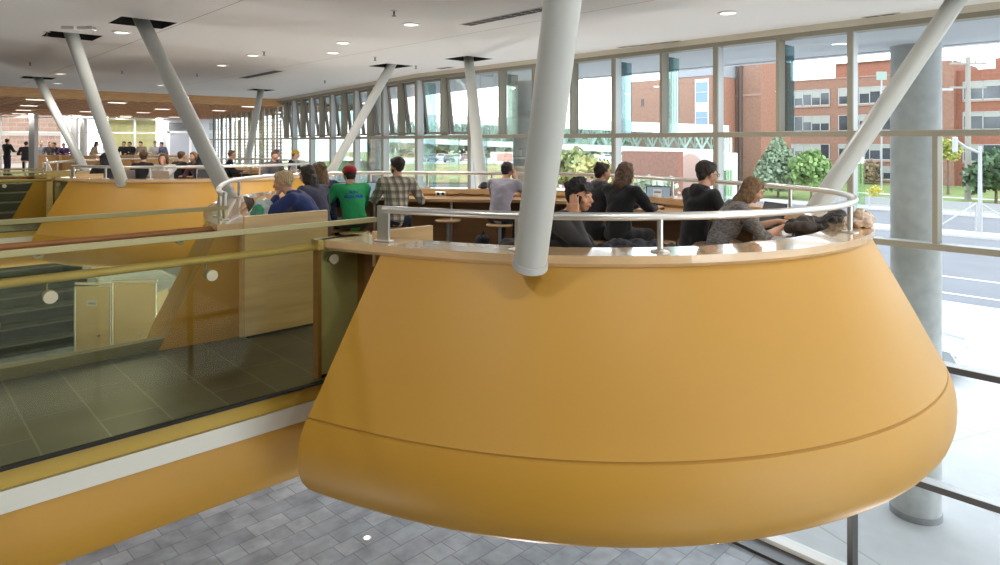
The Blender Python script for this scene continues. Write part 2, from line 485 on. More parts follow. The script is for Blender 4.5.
# ------------------------------------------------------------------ bridges
def make_bridge(M, words):
    x0, x1 = 0.3, 2.62
    br = thing('footbridge', words[0], 'bridge'); br.matrix_world = M
    MB().box(x0, 3.2, BY0+0.03, BY1+0.05, -0.10, 0.0).build('deck', tile, br)
    MB().box(x0, 2.45, BY0+0.005, BY0+0.03, -0.115, -0.005).build('edge_fascia', mat('yellow_edge', (0.62, 0.40, 0.10), 0.4), br)
    MB().box(x0, 2.40, BY0-0.01, BY0+0.03, -0.235, -0.118).build('metal_trim', fascia_grey, br)
    MB().box(x0, 2.40, BY1, BY1+0.06, -0.235, -0.0).build('metal_trim', fascia_grey, br)
    n = 8; sec = [(BY0, -0.235), (BY0+0.005, -0.42), (BY0+0.03, -0.56), (BY0+0.08, -0.65), (BY0+0.17, -0.70), (BY1-0.17, -0.70), (BY1-0.06, -0.62), (BY1+0.03, -0.45), (BY1+0.03, -0.235)]
    vs = []; k = len(sec)
    for x in (x0, 3.6):
        vs += [(x, y, z) for y, z in sec]
    MB().add(vs, [(i, (i+1) % k, k+(i+1) % k, k+i) for i in range(k)]+[tuple(range(k)), tuple(range(2*k-1, k-1, -1))]).build('beam', yellow, br, True)
    MB().box(x0, 2.34, BY1-0.11, BY1-0.02, 0.0, 0.085).build('curb', mat('bronze_curb', (0.19, 0.165, 0.09), 0.5, 0.2), br)
    for side, y, lab in ((0, BY0, words[1]), (1, BY1, words[2])):
        s = -1 if side == 0 else 1
        bal = thing('glass_balustrade', lab, 'balustrade'); bal.matrix_world = M
        zb = -0.11 if side == 0 else 0.0
        xe = 2.70 if side == 0 else 2.30
        edges = [x0, xe] if side == 0 else [x0, xe]
        MB().box(edges[0], edges[1], y-0.008, y+0.008, zb, 1.10).build('glass_pane', far_glass if side else olive_glass, bal)
        MB().box(x0, xe+(0.06 if side == 0 else 0), y-0.022, y+0.022, 1.095, 1.13).build('top_cap', mat('pale_cap', (0.36, 0.32, 0.15), 0.5, 0.1), bal, bevel=0.004)
        if side == 0:
            MB().box(x0, xe-0.2, y-0.016, y+0.016, -0.012, 0.004).build('floor_gasket', black, bal)
        yi = y-s*0.085
        xr = 2.62 if side == 0 else 2.34
        MB().tube([(x0, yi, 0.945), (xr-0.02, yi, 0.945), (xr, yi, 0.945)], 0.026, 16).build('handrail', wood_dark if side else mat('honey_handrail', (0.60, 0.42, 0.17), 0.35, var=0.1, scale=6, stretch=(1,9,9)), bal, True)
        for xb in ((0.70, 1.55, 2.40) if side == 0 else (0.9, 1.9)):
            b = MB()
            b.cyl((xb, y-0.014, 0.86), (xb, y-0.030, 0.86), 0.034, n=24).cyl((xb, y+0.014, 0.86), (xb, y+0.030, 0.86), 0.034, n=24)
            b.tube([(xb, y-s*0.02, 0.86), (xb, yi, 0.86), (xb, yi, 0.93)], 0.007, 8)
            b.build('bracket', mat('satin_brass', (0.46, 0.42, 0.29), 0.55, 0.35), bal, True)
    return br
make_bridge(Matrix.Identity(4), ('footbridge with dark tiled deck and yellow beam leading to nearest pod', 'near olive glass balustrade of the foreground footbridge with round brackets', 'far olive glass balustrade with dark wooden handrail on foreground footbridge'))
make_bridge(POD2, ('distant footbridge leading to the farther yellow pod', 'near glass balustrade of the distant footbridge', 'far glass balustrade of the distant footbridge'))

# ------------------------------------------------------------------ setting: floors and ceiling
FL = -4.5
o = struct(MB().box(-8, 10.0, -9, 46, FL-0.3, FL).build('floor', slate))
struct(MB().box(-8, 0.3, -9, 46, -0.35, 0.0).build('floor_upper', carpet))
struct(MB().box(5.3, 17, 26.5, 46, -0.35, 0.0).box(-8, 5.3, 34.0, 46, -0.35, 0.0).build('floor_far', mat('grey_carpet', (0.36, 0.35, 0.34), 0.9, var=0.15, scale=30)))

CZ = 3.4
holes = []
for SS in (STRUTS, STRUTS2):
    for b, t in SS:
        p = Vector(t); holes.append((p.x-0.36, p.x+0.36, p.y-0.36, p.y+0.36))
def ceiling_mesh(x0, x1, y0, y1, z, holes):
    xs = sorted(set([x0, x1]+[h[i] for h in holes for i in (0, 1)]))
    ys = sorted(set([y0, y1]+[h[i] for h in holes for i in (2, 3)]))
    m = MB()
    for i in range(len(xs)-1):
        for j in range(len(ys)-1):
            cx, cy = (xs[i]+xs[i+1])/2, (ys[j]+ys[j+1])/2
            if any(h[0] < cx < h[1] and h[2] < cy < h[3] for h in holes): continue
            m.add([(xs[i], ys[j], z), (xs[i+1], ys[j], z), (xs[i+1], ys[j+1], z), (xs[i], ys[j+1], z)], [(0, 3, 2, 1)])
    return m
cm = ceiling_mesh(-8, 12.3, -9, 25.6, CZ, holes)
struct(cm.build('ceiling', ceil_m))
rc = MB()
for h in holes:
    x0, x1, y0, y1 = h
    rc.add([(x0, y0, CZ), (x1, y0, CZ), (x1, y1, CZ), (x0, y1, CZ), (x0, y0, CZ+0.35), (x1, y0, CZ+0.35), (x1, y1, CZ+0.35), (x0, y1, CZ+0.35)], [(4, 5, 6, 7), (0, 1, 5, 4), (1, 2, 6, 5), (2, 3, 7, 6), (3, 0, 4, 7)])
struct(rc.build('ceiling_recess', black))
struct(MB().box(-8, 17, -9, 46, CZ+0.4, CZ+0.7).build('roof_slab', white))

# ------------------------------------------------------------------ window wall
ROWS = [CZ-0.13, 1.81, 0.335, -1.21, -2.79, -4.40]
teal = glass('teal_fin_glass', (0.62, 0.75, 0.75), 0.9)
blue_f = glass('blue_fin_glass', (0.54, 0.67, 0.72), 0.9)
green_f = glass('green_fin_glass', (0.79, 0.88, 0.81), 0.9)
mint = glass('mint_fin_glass', (0.70, 0.84, 0.80), 0.9)
win_n = [0]
def bay(P0, P1, fins=(), sash=False, topmid=True, detail=True, midlow=False, louvre=False, last=False):
    win_n[0] += 1
    u = Vector((P1[0]-P0[0], P1[1]-P0[1])); L = u.length
    root = struct(empty('window_%d' % win_n[0], (P0[0], P0[1], 0), math.atan2(u.y, u.x)))
    MB().box(-0.035, 0.035, -0.2 if not louvre else -0.07, -0.001, FL, CZ-0.16).build('mullion', grey_al, root)
    MB().box(-0.036, 0.036, -0.03, 0.013, -0.6, CZ-0.16).build('mullion_cap', beige_al, root)
    MB().box(-0.036, 0.036, -0.2, 0.013, FL, -0.6).build('lower_mullion_cap', bronze_al, root)
    for z in ROWS[1:-1]:
        MB().box(0.035, L-0.035, -0.2, 0.0, z-0.04, z+0.04).build('transom', grey_al, root)
        MB().box(0.035, L-0.035, -0.012, 0.012, z-0.042, z+0.036).build('transom_cap', beige_al if z > -0.6 else bronze_al, root)
    MB().box(0.0, L, -0.2, 0.012, CZ-0.16, CZ-0.09).build('head', beige_al, root)
    MB().box(0.0, L, -0.2, 0.03, CZ-0.09, CZ).build('head_fascia', mat('ivory_trim', (0.62, 0.58, 0.48), 0.5), root)
    MB().box(0.0, L, -0.22, 0.02, FL, FL+0.12).build('sill', white, root)
    MB().box(0.0, L, 0.02, 0.34, FL, FL+0.05).build('floor_grille', steel_d, root)
    zs = [CZ-0.16]+ROWS[1:-1]+[FL+0.12]
    for i in range(5):
        zt, zb = zs[i]-(0.04 if i else 0), zs[i+1]+(0.04 if i < 4 else 0)
        if i == 0:
            if not topmid or louvre:
                MB().box(0.035, L-0.035, -0.165, -0.155, zb, zt).build('glass_pane', clear, root)
                continue
            MB().box(L/2-0.025, L/2+0.025, -0.2, 0.008, zb, zt).build('middle_mullion', beige_al, root)
            if sash:
                for a, b in ((0.035, L/2-0.025), (L/2+0.025, L-0.035)):
                    tilt = R(-7)
                    M = Matrix.Translation((0, -0.16, zt)) @ Matrix.Rotation(tilt, 4, 'X')
                    h = zt-zb-0.02; w = 0.055
                    fr = MB().box(a, b, -0.025, 0.025, -w, 0).box(a, b, -0.025, 0.025, -h, -h+w).box(a, a+w, -0.025, 0.025, -h+w, -w).box(b-w, b, -0.025, 0.025, -h+w, -w).build('sash', mat('sash_frame', (0.30, 0.28, 0.25), 0.5), root, M=M)
                    MB().box(a+w, b-w, -0.005, 0.005, -h+w, -w).build('sash_pane', clear, root, M=M)
                continue
            MB().box(0.035, L/2-0.025, -0.165, -0.155, zb, zt).build('glass_pane', clear, root)
            MB().box(L/2+0.025, L-0.035, -0.165, -0.155, zb, zt).build('glass_pane', clear, root)
        elif i == 1 and midlow:
            MB().box(L/2-0.03, L/2+0.03, -0.2, 0.008, zb, zt).build('middle_mullion', beige_al, root)
            MB().box(0.035, L/2-0.03, -0.165, -0.155, zb, zt).build('glass_pane', clear, root)
            MB().box(L/2+0.03, L-0.035, -0.165, -0.155, zb, zt).build('glass_pane', clear, root)
        else:
            MB().box(0.035, L-0.035, -0.165, -0.155, zb, zt).build('glass_pane', clear, root)
    for (fx, row, m) in fins:
        zt, zb = (zs[row]-0.05, zs[row+1]+0.05)
        MB().box(fx*L-0.012, fx*L+0.012, -0.56, -0.25, zb, zt).build('coloured_fin', m, root)
    if louvre:
        lv = MB()
        for k in range(30):
            z = 0.0+k*0.15
            if z < 3.3: lv.obox((L/2, -0.42, z), (L-0.08, 0.035, 0.022), rx=R(-25))
        lv.build('louvres', mat('louvre_slats', (0.45, 0.36, 0.28), 0.5), root)
        MB().box(L/2-0.03, L/2+0.03, -0.5, -0.42, -0.3, 3.3).box(L-0.05, L+0.01, -0.5, -0.36, -0.3, 3.3).build('louvre_posts', beige_al, root)
    return root
BW = 2.055
Y0 = 3.45-BW*6
fin_table = {7.59: ((0.0, 0, blue_f),), 5.54: ((0.5, 0, teal), (0.0, 1, green_f)), 3.45: ((0.5, 0, blue_f), (0.0, 1, green_f)),
             9.65: ((0.5, 0, green_f), (0.0, 1, mint)), 11.70: ((0.0, 1, teal), (0.5, 1, green_f))}
for k in range(11):
    y = Y0+BW*k
    fins = ()
    for key, v in fin_table.items():
        if abs(key-y) < 0.2: fins = v
    bay((10.0, y), (10.0, y+BW), fins, sash=(y > 11.5), midlow=(1.0 < y < 3.0), topmid=not (1.0 < y < 3.0))
u9 = Vector((math.sin(R(9)), math.cos(R(9))))
yk = Y0+BW*11
pp = Vector((10.0, yk))
for k in range(13):
    q = pp+u9*2.05
    f = (((0.5, 1, green_f), (0.0, 1, teal), (0.0, 0, teal)), ((0.4, 1, green_f), (0.0, 1, mint)), ((0.0, 1, mint), (0.5, 1, green_f), (0.5, 0, teal)))[k % 3] if k < 6 else ()
    bay(pp, q, f, sash=k < 6, louvre=k >= 6)
    pp = q
END = pp

wallp = mat('warm_white_wall', (0.72, 0.69, 0.63), 0.7)
struct(MB().box(-8.2, -8.0, -9, 44, FL, CZ+0.4).build('wall_back', wallp))
struct(MB().box(-8.0, 1.75, -9.2, -9.0, FL, CZ+0.4).build('wall_near', wallp))
for k in range(4): bay((1.75+2.06*k, -9.0), (1.75+2.06*(k+1), -9.0))  # unseen end glazing, added to bring daylight onto the pod's right side
struct(MB().box(10.0, 10.22, -9.2, Y0, FL, CZ+0.4).build('wall_side', wallp))

# ------------------------------------------------------------------ far room
fy = 25.6
struct(MB().box(-8, 12.2, fy, fy+0.12, 3.10, CZ).build('trim_1', mat('cedar_fascia', (0.60, 0.34, 0.15), 0.5, var=0.15, scale=3, stretch=(1, 1, 12))))
g = MB()
cedar = mat('cedar_slats', (0.66, 0.38, 0.19), 0.5, var=0.12, scale=4)
x = -8
while x < 16: g.box(x, x+0.05, fy+0.15, 43.5, 3.10, 3.23); x += 0.36
y = fy+0.3
while y < 43.5: g.box(-8, 16, y, y+0.05, 3.11, 3.22); y += 0.5
struct(g.build('ceiling_slats', cedar))
struct(MB().box(-8, 16.5, fy+0.12, 44, 3.30, 3.36).build('ceiling_far', mat('terracotta_ceiling', (0.40, 0.17, 0.085), 0.7)))
wy = 43.5
wr = struct(empty('wall_far', (0, wy, 0)))
for xx in [-7.9+1.6*i for i in range(14)]:
    MB().box(xx-0.05, xx+0.05, -0.08, 0.08, -0.0, 3.2).build('mullion', grey_al, wr)
for z in (0.05, 1.0, 2.2, 3.0):
    MB().box(-8, 12.9, -0.06, 0.06, z-0.04, z+0.04).build('transom', grey_al, wr)
MB().box(-8, 12.9, -0.005, 0.005, 0, 3.2).build('glass_pane', clear, wr)
MB().box(12.9, 16.0, -0.1, 0.1, 0, 3.3).build('panel', mat('pale_blue_panel', (0.55, 0.60, 0.64), 0.5), wr)
struct(MB().box(10.3, 12.9, wy+1.5, wy+1.7, 0, 3.2).build('wall_lime', mat('lime_wall', (0.72, 0.66, 0.30), 0.6)))
bw_ = thing('brick_wing', 'pale pinkish brick wing seen through the far windows', 'building', (0, 56, FL))
MB().box(-14, 9.8, 0, 8, 0, 9.5).build('wall', brick_mat('pink_brick', (0.30, 0.17, 0.12), (0.34, 0.2, 0.145), (0.36, 0.26, 0.2), 0.9, 0.3, 0.03, 0.85, (R(90), 0, 0), 0.5, 0.0, 0.0), bw_)
MB().box(-14, 9.8, -0.05, 0, 4.4, 4.7).box(-14, 9.8, -0.05, 0, 6.6, 6.8).build('stone_band', mat('wing_band', (0.42, 0.36, 0.3), 0.8), bw_)
d = struct(empty('door_1', (13.75, wy-0.12, 0)))
MB().box(-0.55, 0.55, -0.05, 0.02, 0, 2.2).build('door_leaf', mat('grey_door', (0.42, 0.45, 0.50), 0.5), d)
MB().box(-0.7, -0.55, -0.08, 0.02, 0, 2.3).box(0.55, 0.7, -0.08, 0.02, 0, 2.3).box(-0.7, 0.7, -0.08, 0.02, 2.2, 2.34).build('door_frame', white, d)
MB().box(-0.6, 0.6, -0.12, 0.0, 2.42, 2.85).build('door_sign', mat('dark_vent', (0.15, 0.16, 0.17), 0.5), d)

# ------------------------------------------------------------------ outside
pave = brick_mat('pale_pavement', (0.52, 0.52, 0.52), (0.56, 0.56, 0.555), (0.40, 0.40, 0.40), 3.0, 3.0, 0.018, 0.85, (0, 0, R(20)), 0.0, 0.05, -0.2)
asphalt = mat('asphalt', (0.162, 0.165, 0.180), 0.9, var=0.07, scale=0.5)
grass = mat('lawn', (0.163, 0.215, 0.065), 0.95, var=0.25, scale=0.6)
struct(MB().box(10.22, 30.5, -60, 140, FL-0.3, FL-0.02).build('pavement', pave))
struct(MB().box(30.5, 54, -60, 160, FL-0.3, FL-0.14).build('road', asphalt))
struct(MB().box(54, 67, -60, 160, FL-0.3, FL-0.10).build('road_far_lane', asphalt))
struct(MB().box(52.5, 55, -60, 30, FL-0.3, FL+0.02).build('traffic_island', pave))
struct(MB().box(67, 70.5, -60, 160, FL-0.3, FL+0.02).build('pavement_far', pave))
struct(MB().box(70.5, 210, -60, 190, FL-0.3, FL+0.0).build('lawn', grass))
struct(MB().box(86, 87.2, -60, 60, FL-0.2, FL+0.03).build('garden_path', pave))
for k, (x0, yy0, yy1) in enumerate(((36.6, -60, 160), (32.6, -60, 160))):
    struct(MB().box(x0, x0+0.16, yy0, yy1, FL-0.2, FL-0.12).build('road_marking', mat('white_line_paint', (0.8, 0.8, 0.78), 0.7)))
struct(MB().box(10.2, 13.2, -9, 13.6, 3.30, 3.42).add([(10.2, 13.6, 3.3), (13.2, 13.6, 3.3), (15.6, 29, 3.3), (12.4, 29, 3.3), (10.2, 13.6, 3.42), (13.2, 13.6, 3.42), (15.6, 29, 3.42), (12.4, 29, 3.42)],
    [(0, 1, 2, 3), (4, 7, 6, 5), (0, 4, 5, 1), (1, 5, 6, 2), (2, 6, 7, 3)]).build('soffit', mat('pale_grey_soffit', (0.60, 0.62, 0.66), 0.7)))
struct(MB().box(13.0, 13.22, -9, 13.6, 3.28, 3.9).build('soffit_edge', mat('soffit_edge_white', (0.75, 0.76, 0.78), 0.6)))
for (cx, cy, lab) in ((12.72, 3.36, 'round concrete column on the pavement close outside the large windows'), (12.75, 12.5, 'round concrete column outside the glass, partly behind the thick slanted column'), (13.3, 20.6, 'pale round concrete column outside the glass behind the boy with the red cap')):
    c = thing('concrete_column', lab, 'column', (cx, cy, FL))
    MB().lathe((0, 0, 0), [(0.37, 0), (0.37, 7.80)], 48).build('shaft', concrete, c, True)
    MB().lathe((0, 0, -0.02), [(0.385, 0), (0.385, 0.09), (0.372, 0.10)], 48).build('base_band', mat('dark_base_band', (0.30, 0.31, 0.32), 0.7), c, True)

brick = brick_mat('red_brick', (0.27, 0.105, 0.068), (0.30, 0.12, 0.08), (0.28, 0.15, 0.11), 0.5, 0.16, 0.02, 0.85, (R(90), 0, R(90)), 0.5, 0.0, 0.0)
brick2 = brick_mat('orange_brick', (0.30, 0.125, 0.08), (0.34, 0.145, 0.095), (0.31, 0.18, 0.13), 0.5, 0.16, 0.02, 0.85, (R(90), 0, R(90)), 0.5, 0.0, 0.0)
win_dark = mat('dark_window', (0.054, 0.066, 0.081), 0.12, spec=0.8, var=0.5, scale=0.35)
win_frame = mat('window_frame_grey', (0.42, 0.42, 0.42), 0.5)
blind = mat('pale_blind', (0.36, 0.36, 0.34), 0.6)
band = mat('pale_stone_band', (0.372, 0.252, 0.204), 0.8)

def strip_window(parent, x, y0, y1, z0, z1, panes):
    w = MB().box(x-0.05, x+0.1, y0, y1, z0, z1).build('window', win_dark, parent)
    f = MB()
    f.box(x-0.12, x-0.05, y0, y1, z0, z0+0.14).box(x-0.12, x-0.05, y0, y1, z1-0.1, z1)
    for k in range(panes+1):
        yy = y0+(y1-y0)*k/panes
        f.box(x-0.12, x-0.05, yy-0.06, yy+0.06, z0, z1)
    f.build('window_frame', win_frame, w)
    b = MB(); rnd = random.Random(int(y0*10+z0*7))
    for k in range(panes):
        if rnd.random() < 0.75:
            h = (z1-z0)*rnd.choice((0.25, 0.3, 0.4, 0.5))
            a = y0+(y1-y0)*k/panes+0.08; c = y0+(y1-y0)*(k+1)/panes-0.08
            b.box(x-0.07, x-0.055, a, c, z1-h, z1-0.1)
    if b.v: b.build('blind', blind, w)
    MB().box(x-0.15, x, y0-0.1, y1+0.1, z0-0.25, z0).build('sill', band, w)

def zat(y, d): return EYE+(HORIZON-y)/F_PX*d
XA = 110.0
A = thing('brick_office_building', 'long four storey red brick office building with rows of strip windows across the road', 'building', (XA, 40, FL))
def apart(mb, nm, m, par): 
    return mb.build(nm, m, par, M=Matrix.Translation((-XA, -40, -FL)))
rootA = A
def wallA(y0, y1, top, dx=0, nm='wall', m=brick):
    return MB().box(XA+dx, XA+dx+14, y0, y1, FL, top).build(nm, m, A, M=Matrix.Translation((-XA, -40, -FL)))
wallA(31.6, 53.0, 11.6); wallA(31.6, 40.2, 13.8, dx=0.25)
wallA(24.2, 27.8, 13.0, dx=-0.8); wallA(2, 24.2, 11.6, dx=0.6); wallA(27.8, 31.6, 10.8, dx=1.2); wallA(2, 20.2, 13.2, dx=3)
def sw(y0, y1, z0, z1, n, x=XA):
    pw = len(A.children)
    strip_window(A, x, y0, y1, z0, z1, n)
for z0, z1 in ((7.4, 10.0), (3.3, 5.8), (-1.1, 1.3), (-4.0, -2.0)):
    sw(41.0, 49.2, z0, z1, 6); sw(32.2, 39.6, z0, z1, 5); sw(50.4, 52.2, z0, z1, 2)
    sw(3.0, 23.4, z0, z1, 9, XA+0.6); sw(28.4, 31.2, z0, z1, 2, XA+1.2)
for ch in A.children:
    if ch.name.startswith('window') :
        ch.data.transform(Matrix.Translation((-XA, -40, -FL)))
        for g in ch.children: g.data.transform(Matrix.Translation((-XA, -40, -FL)))
MB().box(-0.1, 1.0, -8.4, 0.2, 18.25, 18.35).box(-0.1, 1.0, -8.4, 13.0, 16.0, 16.15).build('parapet', band, A)

# nearer brick blocks, left of it
def block(name, label, cat, px0, px1, d0, top, depth, m, dz=0):
    """upright block whose long face runs parallel to the road"""
    a = Vector(at(px0, d0)); X = a.x
    ang = math.atan((px1-500)/F_PX)+YAW
    Y1 = X/math.tan(ang)
    o = thing(name, label, cat, (X, Y1, FL))
    MB().box(0, depth, 0, a.y-Y1, 0, top-FL).build('wall', m, o)
    return o, X, a.y, Y1
o, X, Ya, Yb = block('brick_tower', 'tall plain brick stair tower with a dark downpipe beside the strip windows', 'building', 712.5, 761, 90, zat(60, 88), 9, brick2)
ym = X/math.tan(math.atan((741-500)/F_PX)+YAW)-Yb
MB().cyl((-0.25, ym, 0.3), (-0.25, ym, zat(62, 88)-FL), 0.28, n=10).build('downpipe', mat('dark_brown_pipe', (0.10, 0.07, 0.06), 0.6), o, True)
MB().box(-0.06, 0, 0, Ya-Yb, zat(97, 88)-FL, zat(95, 88)-FL).build('stone_band', band, o)
o, X, Ya, Yb = block('brick_hall', 'orange brick hall with grey roof band and a column of blue windows behind the footbridge', 'building', 630, 711.5, 92, zat(80, 89), 6, brick2)
pxy = lambda p: X/math.tan(math.atan((p-500)/F_PX)+YAW)-Yb
d8 = 88
MB().box(-0.05, 8, pxy(711.5), pxy(671), zat(79, d8)-FL, zat(67, d8)-FL).build('roof_band', mat('slate_grey_band', (0.30, 0.31, 0.34), 0.6), o)
MB().box(-0.12, 0.1, pxy(709), pxy(695.5), zat(132, d8)-FL, zat(82, d8)-FL).build('window_bay', mat('white_spandrel', (0.75, 0.76, 0.76), 0.6), o)
for ya, yb in ((85, 104), (113, 125)):
    w_ = MB().box(-0.2, -0.05, pxy(708), pxy(696.5), zat(yb, d8)-FL, zat(ya, d8)-FL).build('window', mat('blue_window', (0.16, 0.27, 0.38), 0.1, spec=0.8), o)
    MB().box(-0.26, -0.2, pxy(708), pxy(696.5), zat((ya+yb)/2+0.5, d8)-FL, zat((ya+yb)/2-0.5, d8)-FL).build('window_bar', win_frame, w_)
MB().box(-0.1, 0.05, pxy(643.5), pxy(641.5), zat(105, d8)-FL, zat(98, d8)-FL).build('window', win_dark, o)
# white entrance block with an arch
o, X, Ya, Yb = block('white_entrance', 'white entrance block with a round arched opening under the footbridge', 'building', 677, 712, 66, zat(153, 66), 5, mat('white_render', (0.76, 0.75, 0.73), 0.8))
yc = (pxy(690)); 
yc = X/math.tan(math.atan((690.5-500)/F_PX)+YAW)-Yb
arch = [(yc-1.25, 0), (yc+1.25, 0)] + [(yc+1.25*math.cos(a), zat(166, 66)-FL+1.25*math.sin(a)) for a in [math.pi*k/12 for k in range(13)]]
MB().add([(-0.08, y, z) for y, z in arch]+[(0.3, y, z) for y, z in arch], [tuple(range(15)), tuple(range(29, 14, -1))]+[(k, (k+1) % 15, 15+(k+1) % 15, 15+k) for k in range(15)]).build('arch_doorway', mat('rose_arch', (0.52, 0.36, 0.30), 0.7), o)
o, X, Ya, Yb = block('garden_wall', 'low red brick wall under the covered footbridge', 'wall', 622, 677, 63, zat(151, 63), 1.0, brick)

# covered footbridge over the street
pA = Vector((*at(396, 100), 0)); pB = Vector((*at(724, 72), 0))
ux = (pB-pA).normalized(); Lb = (pB-pA).length
sb = thing('covered_footbridge', 'white covered footbridge with green glazed truss sides crossing outside the windows', 'bridge', (pA.x, pA.y, 0), math.atan2(ux.y, ux.x))
def zt(s): return 4.9-2.4*(s/Lb)
def zb(s): return 2.3-1.5*(s/Lb)
rf, fl_, gl_, gl2_, tr_ = MB(), MB(), MB(), MB(), MB()
NS = 26
for k in range(NS):
    a, b = Lb*k/NS, Lb*(k+1)/NS
    for m_, z0f, z1f, y0, y1 in ((rf, lambda s: zt(s)-0.15, lambda s: zt(s)+0.95, -1.8, 1.8), (fl_, lambda s: zb(s)-0.7, lambda s: zb(s), -1.8, 1.8)):
        m_.add([(a, y0, z0f(a)), (b, y0, z0f(b)), (b, y1, z0f(b)), (a, y1, z0f(a)), (a, y0, z1f(a)), (b, y0, z1f(b)), (b, y1, z1f(b)), (a, y1, z1f(a))], [(0, 3, 2, 1), (4, 5, 6, 7), (0, 1, 5, 4), (2, 3, 7, 6), (1, 2, 6, 5), (3, 0, 4, 7)])
    for y, gm in ((-1.7, gl_), (1.7, gl2_)):
        gm.add([(a, y, zb(a)), (b, y, zb(b)), (b, y, zt(b)), (a, y, zt(a))], [(0, 1, 2, 3)])
        yy = y*0.93
        tr_.cyl((a, yy, zb(a)), ((a+b)/2, yy, zt((a+b)/2)), 0.11, n=6).cyl(((a+b)/2, yy, zt((a+b)/2)), (b, yy, zb(b)), 0.11, n=6)
        tr_.cyl((a, yy, zb(a)), (a, yy, zt(a)), 0.06, n=6)
rf.build('roof', white, sb); fl_.build('floor_beam', white, sb)
gl_.build('side_glazing', glass('bridge_glazing', (0.74, 0.84, 0.80), 0.7), sb); gl2_.build('side_glazing', MATS['bridge_glazing'], sb)
tr_.build('truss', mat('white_truss', (0.70, 0.76, 0.74), 0.5), sb)
for px, dd in ((668, 76.5), (560, 86)):
    s = Lb*(px-396)/328
    MB().cyl((s, 0, FL), (s, 0, zb(s)-0.6), 0.3, n=12).build('pier', white, sb, True)

# trees and shrubs: trunk + crown of many small leaf faces
def leaves(mb, c, r, n, size, rnd, squash=1.0, cone=False):
    for _ in range(n):
        while True:
            p = Vector((rnd.uniform(-1, 1), rnd.uniform(-1, 1), rnd.uniform(-1, 1)))
            if 0.35 < p.length < 1: break
        if cone:
            hgt = (p.z+1)/2; k = (1-hgt)*1.0+0.06
            q = Vector((p.x*r*k, p.y*r*k, p.z*r*squash))
        else:
            b = 0.8+0.35*noise.noise(p*2.3+Vector(c)*0.7)
            q = Vector((p.x*r*b, p.y*r*b, p.z*r*squash*b))
        q += Vector(c)
        u = Vector((rnd.gauss(0, 1), rnd.gauss(0, 1), rnd.gauss(0, 1))).normalized(); v = u.orthogonal().normalized()
        w_ = u.cross(v); s = size*rnd.uniform(0.6, 1.3)
        mb.add([q+v*s, q+w_*s*0.7, q-v*s, q-w_*s*0.7], [(0, 1, 2, 3)])
def tree(label, px, d, zbase, h, r, m, cat='tree', name='tree', n=1500, cone=False, squash=1.15, seed=1, trunk=True, size=None, group=None):
    rnd = random.Random(seed); x, y = at(px, d)
    t = thing(name, label, cat, (x, y, zbase), group=group)
    if trunk:
        MB().tube([(0, 0, -0.2), (0.05*r, 0, h*0.3), (0, 0.03*r, h*0.75)], lambda s: 0.16*(1-0.7*s)*h/7, 8).build('trunk', mat('bark', (0.16, 0.12, 0.09), 0.9, var=0.2), t, True)
    f = MB()
    cz = h-r*squash if not cone else h/2+0.4
    if not trunk: cz = h*0.45
    sz = size or r*0.11
    if cone:
        leaves(f, (0, 0, cz), r, n, sz, rnd, (h/2-0.2)/r, True)
    else:
        leaves(f, (0, 0, cz), r*0.72, n//2, sz, rnd, squash)
        for k in range(6):
            a = k*1.05+seed
            leaves(f, (math.cos(a)*r*0.5, math.sin(a)*r*0.5, cz+rnd.uniform(-0.45, 0.35)*r*squash), r*0.52, n//12, sz, rnd, squash)
    f.build('foliage', m, t)
    return t
leafA = mat('spruce_needles', (0.27, 0.34, 0.22), 0.8, var=0.35, scale=1.5)
leafB = mat('green_leaves', (0.214, 0.323, 0.108), 0.8, var=0.35, scale=1.5)
leafC = mat('yellow_green_leaves', (0.410, 0.429, 0.117), 0.8, var=0.35, scale=1.5)
leafD = mat('dark_green_leaves', (0.085, 0.143, 0.072), 0.8, var=0.35, scale=1.5)
leafE = mat('autumn_shrub', (0.260, 0.195, 0.117), 0.8, var=0.5, scale=1.2)
tree('wide grey green spruce on the lawn left of the round tree', 778, 74, FL, 7.0, 3.7, leafA, cone=True, n=3000, seed=3, size=0.26)
tree('round bright green tree on the lawn before the office building', 811, 69, FL, 6.6, 2.5, leafB, squash=1.25, n=1700, seed=4)
tree('slim yellow green tree beside the utility pole', 948, 78, FL, 7.2, 1.7, leafC, n=1100, seed=5)
tree('dark green bushy tree at the edge of the view beyond the traffic mast', 996, 66, FL, 6.6, 3.2, leafD, n=1800, seed=6, squash=1.0)
tree('brownish round bush against the office building behind the slanted column', 866, 98, FL, 4.2, 2.6, leafE, cat='bush', name='bush', trunk=False, n=900, seed=8, squash=0.8)
tree('tall orange green shrub beside the low brick wall', 604, 55, FL, 6.4, 3.1, mat('ochre_shrub', (0.441, 0.420, 0.168), 0.8, var=0.4, scale=1.2), cat='bush', name='bush', trunk=False, n=1100, seed=9, squash=0.9)
tree('purple pink flowering bush low in the garden bed', 588, 48, FL, 4.3, 2.5, mat('heather_bush', (0.441, 0.273, 0.315), 0.8, var=0.4, scale=1.2), cat='bush', name='bush', trunk=False, n=900, seed=10, squash=0.75)
tree('pale grey green bush in front of the low brick wall', 650, 52, FL, 4.6, 2.7, mat('sage_bush', (0.399, 0.452, 0.336), 0.8, var=0.35, scale=1.2), cat='bush', name='bush', trunk=False, n=900, seed=11, squash=0.8)
tree('olive green shrub behind the flowering bush', 566, 70, FL, 7.8, 3.5, mat('olive_shrub', (0.283, 0.326, 0.137), 0.8, var=0.4, scale=1.2), cat='bush', name='bush', trunk=False, n=1100, seed=12, squash=0.9)
